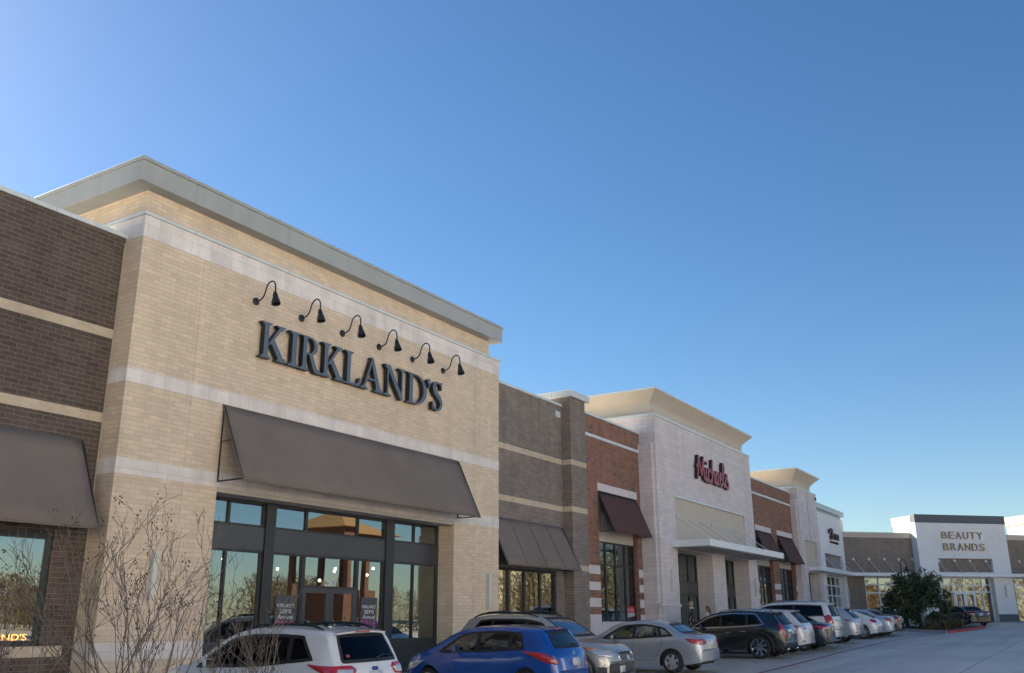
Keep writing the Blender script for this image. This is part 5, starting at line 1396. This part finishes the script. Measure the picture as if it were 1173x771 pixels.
# 1 white crossover
c = Car('parked_car', 'white crossover with tinted glass parked behind the bare shrubs', GRP, cat='car', L=4.52, W=1.84, H=1.68, wb=2.69, ro=.93, r=.36, paint=paint('white_car_paint',(.66,.67,.69),.05), sill=.28, th=.27,
    top=[(0,.80),(.03,.93),(.06,1.03),(.10,1.10),(.30,1.42),(.40,1.57),(.46,1.61),(.8,1.645),(1.5,1.68),(2.1,1.67),(2.5,1.60),(3.35,1.16),(3.5,1.11),(4.0,1.02),(4.35,.88),(4.48,.72),(4.52,.60)],
    belt=[(0,.78),(.05,.98),(.12,1.07),(.5,1.16),(1.0,1.12),(2.0,1.04),(3.1,1.01),(3.5,1.0),(4.0,.94),(4.35,.80),(4.52,.56)],
    windows=[(2.28,3.22,2.26,2.62,'privacy'),(1.16,2.20,1.22,2.18,'privacy'),(.62,1.08,.92,1.14,'privacy')], rearglass=(1.13,1.55,.66,.56), screen=(1.17,1.60,.72,.58), doors=(3.12,2.24,1.20), rails=(.62,2.3,.60), spoiler=(.40,1.600,.60,.06),
    taillight=[[([(.48,1.12),(-.20,1.10),(-.30,1.03),(-.24,.92),(.02,.90),(.22,.98)],'lampred'),([(.02,1.05),(-.24,1.045),(-.22,.94),(.0,.935)],'lampclear')]], rplate=(0,.84), lowbumper=.50, sideclad=.42, wiper=(1.17,-.12,-.50), aerial=1.15, exhaust=(.55,-.55), spokes=5,
    tailcut=[[(-.72,.62),(-.70,1.05),(-.66,1.12)],[(.72,.62),(.70,1.05),(.66,1.12)],[(-.72,.62),(.72,.62)]],
    rearbits=[('badge',[(-.075,1.0),(.075,1.0),(.075,1.055),(-.075,1.055)],'badgeblue'),('badge',[(.05,.955),(-.05,.955),(-.05,.96),(.05,.96)],'chrome'),('sticker',[(.46,1.21),(.53,1.21),(.53,1.25),(.46,1.25)],'flagred'),('sticker',[(.505,1.232),(.53,1.232),(.53,1.25),(.505,1.25)],'badgeblue')]).place(12.15, 10.0)
# 2 blue hatchback
blue = paint('blue_car_paint',(.004,.070,.34),.2,.22)
c = Car('parked_car', 'bright blue hatchback parked between the white crossover and the nose-out silver car', GRP, cat='car', L=4.29, W=1.695, H=1.535, wb=2.6, ro=.80, r=.315, paint=blue, th=.26, seat='seattan',
    top=[(0,.62),(.02,.76),(.05,.90),(.10,1.0),(.16,1.06),(.40,1.34),(.48,1.43),(.55,1.455),(1.0,1.50),(1.6,1.535),(2.2,1.515),(2.6,1.44),(3.35,1.09),(3.5,1.04),(3.95,.92),(4.18,.78),(4.29,.58)],
    belt=[(0,.60),(.05,.86),(.14,.98),(.5,1.03),(1.2,1.0),(2.2,.955),(3.2,.94),(3.5,.94),(3.95,.85),(4.2,.70),(4.29,.54)],
    windows=[(2.12,3.10,2.10,2.56),(1.26,2.02,1.26,2.01),(.86,1.20,.98,1.20)], rearglass=(1.06,1.40,.58,.46), rearglassmat='carglass', screen=(1.08,1.44,.68,.54), doors=(3.02,2.06,1.10), spoiler=(.46,1.465,.52,.03),
    taillight=[[([(.62,1.01),(.30,1.0),(-.02,.86),(-.10,.76),(-.02,.735),(.20,.78)],'lampred'),([(.10,.86),(-.04,.83),(-.07,.77),(.04,.775)],'lampdeep')]], rplate=(0,.70), hz=.12, wiper=(1.09,-.02,-.36), spokes=8, rearbits=[('badge',[(-.05,.92),(.05,.92),(.05,1.0),(-.05,1.0)],'chrome')],
    tailcut=[[(-.60,.60),(-.60,.92),(-.55,1.02)],[(.60,.60),(.60,.92),(.55,1.02)],[(-.6,.60),(.6,.60)]], reflector=[]).place(18.75, 9.92)
# 3 silver-gold crossover, nose out
c = Car('parked_car', 'pale gold-silver crossover parked nose-out with dark grey cladding and oval grille', GRP, cat='car', L=4.74, W=1.87, H=1.75, wb=2.85, ro=.98, r=.365, paint=paint('champagne_car_paint',(.42,.42,.39),.45), sill=.30, th=.27,
    top=[(0,.82),(.03,.96),(.07,1.06),(.14,1.14),(.50,1.56),(.62,1.66),(.8,1.69),(1.4,1.75),(2.2,1.74),(2.75,1.66),(3.55,1.20),(3.75,1.13),(4.2,1.06),(4.5,.97),(4.66,.84),(4.74,.66)],
    belt=[(0,.80),(.06,1.0),(.16,1.12),(.6,1.18),(1.4,1.12),(2.4,1.08),(3.4,1.06),(3.75,1.03),(4.2,.96),(4.5,.86),(4.7,.70),(4.74,.62)],
    windows=[(2.42,3.40,2.40,2.80,'privacy'),(1.36,2.32,1.42,2.30,'privacy'),(.66,1.28,.98,1.30,'privacy')], rearglass=(1.17,1.60,.66,.54), screen=(1.20,1.65,.74,.60), doors=(3.30,2.36,1.36), rails=(.7,2.62,.62), crossbars=(1.1,2.2),
    taillight=[[([(.30,1.32),(.02,1.34),(-.10,1.2),(-.06,.92),(.16,.94)],'lampred')]], lowbumper=.60, sideclad=.44, frontclad=.60, headlight=[(.52,.99),(-.16,.88),(-.24,.80),(-.16,.73),(.16,.75),(.42,.88)], headamber=[(.50,.985),(.26,.945),(.30,.91),(.46,.93)],
    grille=[(-.33,.86),(.33,.86),(.36,.74),(.27,.62),(-.27,.62),(-.36,.74)], grillering=[(-.36,.88),(.36,.88),(.40,.74),(.30,.59),(-.30,.59),(-.40,.74)], fplate=.38, spokes=6, plan=[(0,.86),(.12,.92),(.45,.965),(1.1,.995),(2.3,1),(3.6,.995),(4.2,.96),(4.6,.88),(4.74,.80)]).place(21.45, 9.95, -90, True)
# 4 silver saloon
c = Car('parked_car', 'light silver four-door saloon parked left of the black crossover', GRP, cat='car', L=4.5, W=1.775, H=1.48, wb=2.65, ro=.97, r=.32, paint=paint('silver_car_paint',(.40,.425,.46),.5), th=.36, seat='seattan',
    top=[(0,.66),(.02,.80),(.05,.95),(.10,1.02),(.20,1.055),(.50,1.085),(.62,1.10),(1.15,1.36),(1.5,1.44),(2.0,1.48),(2.4,1.455),(2.75,1.37),(3.45,1.03),(3.65,.98),(4.1,.88),(4.38,.74),(4.5,.56)],
    belt=[(0,.64),(.06,.90),(.16,.985),(.6,1.02),(1.2,.99),(2.2,.93),(3.3,.90),(3.65,.89),(4.1,.81),(4.4,.66),(4.5,.52)],
    windows=[(2.20,3.24,2.18,2.66),(1.34,2.12,1.44,2.10),(.92,1.26,1.18,1.34)], rearglass=(1.10,1.36,.62,.50), rearglassmat='carglass', screen=(1.04,1.38,.70,.56), doors=(3.14,2.16,1.24), chrome_dlo=None,
    taillight=[[([(.36,.96),(-.18,.955),(-.30,.90),(-.28,.80),(-.04,.785),(.24,.85)],'lampred'),([(-.10,.90),(-.26,.88),(-.25,.82),(-.10,.82)],'lampdeep')]], rplate=(0,.74), reflector=[], spokes=6, spokew=.17, hz=.11, rearbits=[('badge',[(-.06,.93),(.06,.93),(.06,.975),(-.06,.975)],'chrome')], rearround=.1,
    tailcut=[[(-.56,.66),(-.62,.95),(-.6,1.02)],[(.56,.66),(.62,.95),(.6,1.02)],[(-.56,.66),(.56,.66)]]).place(27.35, 9.95)
# 5 black crossover
c = Car('parked_car', 'glossy black crossover with chrome window line and tall fin tail lamps', GRP, cat='car', L=4.83, W=1.91, H=1.67, wb=2.81, ro=1.0, r=.40, paint=paint('black_car_paint',(.006,.007,.009),.1,.2), sill=.28, th=.32,
    top=[(0,.82),(.03,.95),(.06,1.06),(.12,1.14),(.42,1.48),(.52,1.58),(.6,1.60),(1.1,1.645),(1.9,1.67),(2.5,1.62),(2.9,1.52),(3.6,1.17),(3.8,1.12),(4.3,1.04),(4.65,.90),(4.78,.74),(4.83,.60)],
    belt=[(0,.80),(.06,1.0),(.14,1.10),(.6,1.16),(1.4,1.10),(2.4,1.05),(3.4,1.03),(3.8,1.02),(4.3,.95),(4.65,.80),(4.83,.56)],
    windows=[(2.46,3.44,2.44,2.92,'privacy'),(1.46,2.38,1.48,2.36,'privacy'),(.86,1.38,1.14,1.40,'privacy')], rearglass=(1.16,1.52,.64,.54), screen=(1.18,1.55,.74,.58), doors=(3.34,2.42,1.44), chrome_dlo=(.82,3.50,1.10,2.94), rails=(.8,2.5,.64), railmat='chrome', spoiler=(.50,1.60,.60,.12),
    taillight=[[([(.13,1.22),(.03,1.23),(-.10,1.0),(-.15,.74),(-.02,.73),(.06,.98)],'lampred')]], plategarnish=(.42,.48,.86,1.02), rplate=(0,.84), lowbumper=.52, sideclad=.36, cladmat='rubber', spokes=8, spokew=.11, rimr=.72, rimmat='chrome', chromehandle=True, hz=.16, exhaust=(.6,-.6), reflector=[([(-.02,.56),(-.2,.56),(-.2,.52),(-.02,.52)],'lampred')],
    rearbits=[('bumper_chrome',[(-.7,.55),(.7,.55),(.7,.58),(-.7,.58)],'chrome')]).place(35.2, 9.75)
# 6 white crossover with clear lamps
rx = dict(cat='car', L=4.77, W=1.885, H=1.69, wb=2.74, ro=1.03, r=.375, sill=.28, th=.32,
    top=[(0,.80),(.03,.92),(.06,1.04),(.13,1.12),(.55,1.50),(.66,1.59),(.75,1.61),(1.2,1.65),(2.0,1.69),(2.5,1.66),(2.9,1.56),(3.6,1.17),(3.8,1.11),(4.3,1.0),(4.62,.86),(4.74,.70),(4.77,.58)],
    belt=[(0,.78),(.06,.98),(.15,1.08),(.7,1.15),(1.5,1.10),(2.5,1.04),(3.4,1.02),(3.8,1.0),(4.3,.92),(4.62,.77),(4.77,.54)],
    windows=[(2.44,3.44,2.42,2.92,'privacy'),(1.46,2.36,1.48,2.34,'privacy'),(.90,1.38,1.18,1.40,'privacy')], rearglass=(1.15,1.54,.66,.54), screen=(1.18,1.58,.74,.58), doors=(3.34,2.40,1.44), spoiler=(.64,1.625,.60,.14), rplate=(0,.80), spokes=5, rimr=.70, aerial=1.3,
    taillight=[[([(.52,1.09),(-.20,1.06),(-.34,1.02),(-.30,.92),(-.02,.90),(.30,.99)],'lampclear'),([(.48,1.08),(.12,1.05),(.10,.99),(.28,1.0)],'lampred'),([(-.12,.98),(-.30,.97),(-.29,.93),(-.12,.93)],'lampred')]], reflector=[([(.02,.52),(-.16,.50),(-.14,.45),(.02,.47)],'lampred')], tailcut=[[(-.70,.66),(-.70,1.06)],[(.70,.66),(.70,1.06)],[(-.7,.66),(.7,.66)]])
c = Car('parked_car', 'pearl white crossover with clear lamps directly right of the black crossover', GRP, paint=paint('pearl_car_paint',(.62,.63,.65),.1), lowbumper=.36, **rx).place(38.1, 9.85)
# 7 navy saloon
sal = dict(cat='car', L=4.82, W=1.795, H=1.475, wb=2.776, ro=1.06, r=.33, th=.36,
    top=[(0,.70),(.02,.84),(.05,.98),(.12,1.06),(.55,1.11),(.68,1.12),(1.3,1.38),(1.7,1.45),(2.2,1.475),(2.7,1.43),(3.0,1.34),(3.7,1.03),(3.9,.98),(4.4,.87),(4.7,.72),(4.82,.55)],
    belt=[(0,.68),(.06,.92),(.18,1.01),(.7,1.04),(1.4,1.0),(2.4,.94),(3.5,.91),(3.9,.89),(4.4,.79),(4.7,.64),(4.82,.52)],
    windows=[(2.38,3.46,2.36,2.90,'privacy'),(1.50,2.30,1.58,2.28,'privacy'),(1.02,1.42,1.34,1.50,'privacy')], rearglass=(1.12,1.38,.62,.50), screen=(1.04,1.37,.70,.56), doors=(3.36,2.34,1.40), rplate=(0,.76), spokes=7, hz=.11,
    taillight=[[([(.44,1.0),(-.18,.985),(-.34,.94),(-.32,.83),(-.04,.81),(.26,.89)],'lampred'),([(.02,.92),(-.28,.90),(-.27,.86),(.0,.86)],'lampclear')]], plategarnish=(.34,.36,.92,.965))
c = Car('parked_car', 'dark navy saloon tucked between the pearl crossover and the tall white car', GRP, paint=paint('navy_car_paint',(.012,.018,.036),.3), **sal).place(40.95, 9.7)
# 8 big white estate
c = Car('parked_car', 'tall long white seven-seat estate standing above its neighbours', GRP, cat='car', L=5.27, W=2.0, H=1.93, wb=3.075, ro=1.12, r=.40, paint=paint('plain_white_car_paint',(.66,.665,.67),.05), sill=.34, th=.22,
    top=[(0,.90),(.03,1.05),(.06,1.18),(.10,1.28),(.26,1.66),(.34,1.82),(.42,1.86),(.9,1.90),(1.8,1.93),(2.8,1.90),(3.2,1.80),(3.85,1.38),(4.05,1.31),(4.6,1.24),(5.05,1.1),(5.22,.90),(5.27,.70)],
    belt=[(0,.88),(.05,1.12),(.12,1.24),(.6,1.30),(1.6,1.27),(2.8,1.22),(3.7,1.20),(4.05,1.18),(4.6,1.10),(5.05,.95),(5.27,.66)],
    windows=[(2.86,3.74,2.84,3.22,'privacy'),(1.80,2.78,1.82,2.76,'privacy'),(.48,1.72,.58,1.74,'privacy')], rearglass=(1.30,1.76,.76,.68), screen=(1.38,1.80,.80,.66), doors=(3.60,2.82,1.76), rails=(.6,2.9,.70), railmat='chrome', spoiler=(.36,1.87,.68,.10),
    taillight=[[([(.28,1.36),(.06,1.38),(-.04,1.26),(-.06,.98),(.10,.96),(.26,1.06)],'lampred')]], rplate=(0,.96), plategarnish=(.55,.6,1.10,1.18), lowbumper=.46, cladmat='cladding', spokes=6, hz=.16, chromehandle=True,
    rearbits=[('bumper_step',[(-.74,.74),(.74,.74),(.74,.78),(-.74,.78)],'chrome')]).place(43.55, 9.95)
# 9 silver older crossover
rx2 = dict(rx); rx2.update(taillight=[[([(.46,1.12),(-.16,1.10),(-.32,1.05),(-.30,.92),(-.02,.90),(.26,.98)],'lampclear'),([(.42,1.10),(.20,1.07),(.20,1.01),(.30,1.02)],'lampred')]], r=.36, spokes=6)
c = Car('parked_car', 'pale silver-blue crossover between the tall white estate and the round white car', GRP, paint=paint('silver_blue_car_paint',(.42,.45,.49),.4), lowbumper=.40, **rx2).place(48.4, 10.1)
# 10 white beetle-shaped car
bt_ = Car('parked_car', 'small round-roofed white two-door car with oval red lamps', GRP, cat='car', L=4.28, W=1.81, H=1.486, wb=2.54, ro=.85, r=.345, paint=paint('candy_white_car_paint',(.68,.68,.68),.03), th=.34, bow=(.26,.40),
    top=[(0,.62),(.03,.76),(.08,.86),(.2,.97),(.5,1.12),(.9,1.28),(1.3,1.40),(1.8,1.48),(2.2,1.475),(2.6,1.39),(3.12,1.08),(3.25,1.02),(3.7,.95),(4.0,.84),(4.2,.68),(4.28,.54)],
    belt=[(0,.60),(.08,.80),(.3,.93),(.8,.97),(1.5,.95),(2.4,.92),(3.1,.91),(3.4,.90),(3.8,.84),(4.1,.70),(4.28,.50)],
    windows=[(1.72,2.92,1.78,2.52,'privacy'),(.98,1.62,1.32,1.70,'privacy')], rearglass=(1.04,1.36,.52,.42), screen=(1.07,1.38,.68,.54), doors=(2.84,1.68,1.66), hx=(1.84,), rplate=(0,.58), rimr=.72, spokes=10, spokew=.08,
    taillight=[[([(.26,1.0),(.02,.98),(-.12,.90),(-.06,.82),(.14,.82),(.28,.90)],'lampred')]], reflector=[([(.05,.46),(-.12,.45),(-.10,.41),(.05,.42)],'lampred')], rearbits=[('badge',[(-.06,.80),(.06,.80),(.06,.88),(-.06,.88)],'chrome')]).place(53.8, 10.15)
# 11 pale blue saloon, 12 dark saloon
sal2 = dict(sal); sal2.update(taillight=[[([(.30,1.0),(-.14,.99),(-.22,.90),(-.16,.78),(.0,.78),(.16,.86)],'lampred')]])
c = Car('parked_car', 'pale ice-blue saloon beyond the small round white car', GRP, paint=paint('ice_blue_car_paint',(.40,.46,.54),.4), **sal2).place(56.6, 10.0)
c = Car('parked_car', 'dark grey saloon, last of the row before the tree island', GRP, paint=paint('graphite_car_paint',(.03,.032,.036),.3), **sal2).place(59.3, 10.05)
# 13 black saloon by the corner
c = Car('parked_car', 'black saloon parked askew by the red kerb before the white corner tower', None, paint=paint('jet_car_paint',(.006,.006,.007),.1,.2), lowbumper=.34, cladmat='rubber', **sal)
c.place(77.5, 7.75, 38)

# ================================================================== people
def skin_body(name, joints, edges, radii, mt, parent, levels=2):
    me = bpy.data.meshes.new(name); me.from_pydata(joints, edges, []); me.materials.append(mt)
    o = bpy.data.objects.new(name, me); col.objects.link(o); o.parent = parent
    sk = o.modifiers.new('skin', 'SKIN')
    for i, v in enumerate(me.skin_vertices[0].data): v.radius = radii[i] if isinstance(radii[i], tuple) else (radii[i], radii[i]); v.use_root = (i == 0)
    sb = o.modifiers.new('sub', 'SUBSURF'); sb.levels = levels; sb.render_levels = levels
    sk.use_smooth_shade = True
    return o
M['skin'] = mat('skin', (.42,.25,.18), .55, .08, 6)
def person(label, x, y, h, heading, coat, legs, hairc, long_hair, coat_long):
    root = thing('person', label, 'person', (x, y, gz(x)+.15), heading, local=True); s = h/1.75
    J = [(0,0,.95),(0,0,1.12),(0,0,1.34),(.01,0,1.46),(.01,0,1.52),(.02,0,1.60),(.025,0,1.70),
         (0,.17,1.40),(-.02,.24,1.14),(.08,.25,.90),(.12,.25,.80), (0,-.17,1.40),(-.02,-.24,1.14),(.06,-.25,.90),(.09,-.25,.80),
         (.02,.09,.88),(.10,.10,.48),(.06,.10,.08),(.18,.10,.04), (-.02,-.09,.88),(-.06,-.10,.48),(-.20,-.10,.10),(-.09,-.10,.04)]
    Ed = [(0,1),(1,2),(2,3),(3,4),(4,5),(5,6),(2,7),(7,8),(8,9),(9,10),(2,11),(11,12),(12,13),(13,14),(0,15),(15,16),(16,17),(17,18),(0,19),(19,20),(20,21),(21,22)]
    Rd = [(.13,.10),(.125,.095),(.15,.10),.06,.055,(.085,.10),(.07,.085),.06,.045,.036,.04,.06,.045,.036,.04,.085,.058,.042,.035,.085,.058,.042,.035]
    J = [(a*s,b_*s,c_*s) for a,b_,c_ in J]; body = skin_body('body', J, Ed, [tuple(q*s for q in r_) if isinstance(r_, tuple) else r_*s for r_ in Rd], M['skin'], root)
    cj = [0,1,2,7,8,9,11,12,13]; mp = {v:i for i,v in enumerate(cj)}; ce = [(mp[a],mp[b_]) for a,b_ in Ed if a in mp and b_ in mp]
    cr = [tuple(q*s*1.16 for q in Rd[i]) if isinstance(Rd[i], tuple) else Rd[i]*s*1.28 for i in cj]
    cJ = [J[i] for i in cj]
    if coat_long:
        cJ += [(0,0,.72*s),(0,0,.55*s)]; ce += [(0,len(cJ)-2),(len(cJ)-2,len(cJ)-1)]; cr += [(.17*s,.13*s),(.19*s,.15*s)]
    skin_body('coat', cJ, ce, cr, coat, root)
    lj = [0,15,16,17,19,20,21]; mp = {v:i for i,v in enumerate(lj)}; le = [(mp[a],mp[b_]) for a,b_ in Ed if a in mp and b_ in mp]
    skin_body('trousers', [J[i] for i in lj], le, [tuple(q*s*1.08 for q in Rd[i]) if isinstance(Rd[i], tuple) else Rd[i]*s*1.2 for i in lj], legs, root)
    hd = Vector(J[6]); hm = MB(); n = 12
    vs = []; rows = 8 if not long_hair else 8
    for i in range(rows+1):
        a = math.pi*.62*i/rows
        for k in range(n):
            t = 2*math.pi*k/n; front = math.cos(t) > .45 and a > .75
            rr_ = .108*s*math.sin(a)*(.72 if front else 1.0); vs.append(hd+Vector((rr_*math.cos(t)*1.05-.012, rr_*math.sin(t)*.9, .105*s*math.cos(a)-.035*s)))
    fs = [(i*n+k,i*n+(k+1)%n,(i+1)*n+(k+1)%n,(i+1)*n+k) for i in range(rows) for k in range(n)]; hm.add(vs, fs)
    if long_hair: hm.tube([hd+Vector((-.07,0,-.02)), hd+Vector((-.10,0,-.15)), hd+Vector((-.10,0,-.33)), hd+Vector((-.08,0,-.42))], [.07*s,.095*s,.08*s,.03*s], 10)
    hm.build('hair', hairc, root, smooth=True)
    fc = MB(); hc = Vector(J[5])*.5+Vector(J[6])*.5
    fc.tube([hc+Vector((.085*s,0,.02*s)), hc+Vector((.118*s,0,-.015*s))], [.010*s,.016*s], 6); fc.build('nose', M['skin'], body, smooth=True)
    for yy in (-.034,.034): MB().lathe([(0,-.01),(.010,0),(0,.01)], 8, X=Matrix.Translation(hc+Vector((.094*s,yy*s,.028*s)))).build('eye', M['rubber'], body)
    MB().tube([hc+Vector((.094*s,-.026*s,-.048*s)), hc+Vector((.100*s,0,-.050*s)), hc+Vector((.094*s,.026*s,-.048*s))], .006*s, 5).build('mouth', mat('lips', (.30,.10,.09), .5), body)
    if coat_long:
        MB().tube([Vector((.07,0,1.50))*s, Vector((0,.08,1.50))*s, Vector((-.07,0,1.49))*s, Vector((0,-.08,1.50))*s, Vector((.07,0,1.50))*s], .035*s, 8).build('scarf', mat('pale_scarf', (.55,.57,.62), .9), root, smooth=True)
    return root
person('person in a long dark blue-grey coat and pale scarf before the stone tower doors', 40.25, 15.55, 1.86, R(120), mat('dark_blue_coat', (.035,.045,.058), .9, .15, 6), mat('dark_trousers', (.03,.03,.035), .9), mat('fair_hair', (.38,.28,.16), .7, .2, 20), False, True)
person('person with long brown hair and white top seen over the black crossover', 41.75, 15.35, 1.66, R(100), mat('white_top', (.62,.63,.65), .9, .08, 6), mat('blue_jeans', (.06,.085,.14), .9), mat('brown_hair', (.14,.075,.035), .6, .25, 20), True, False)
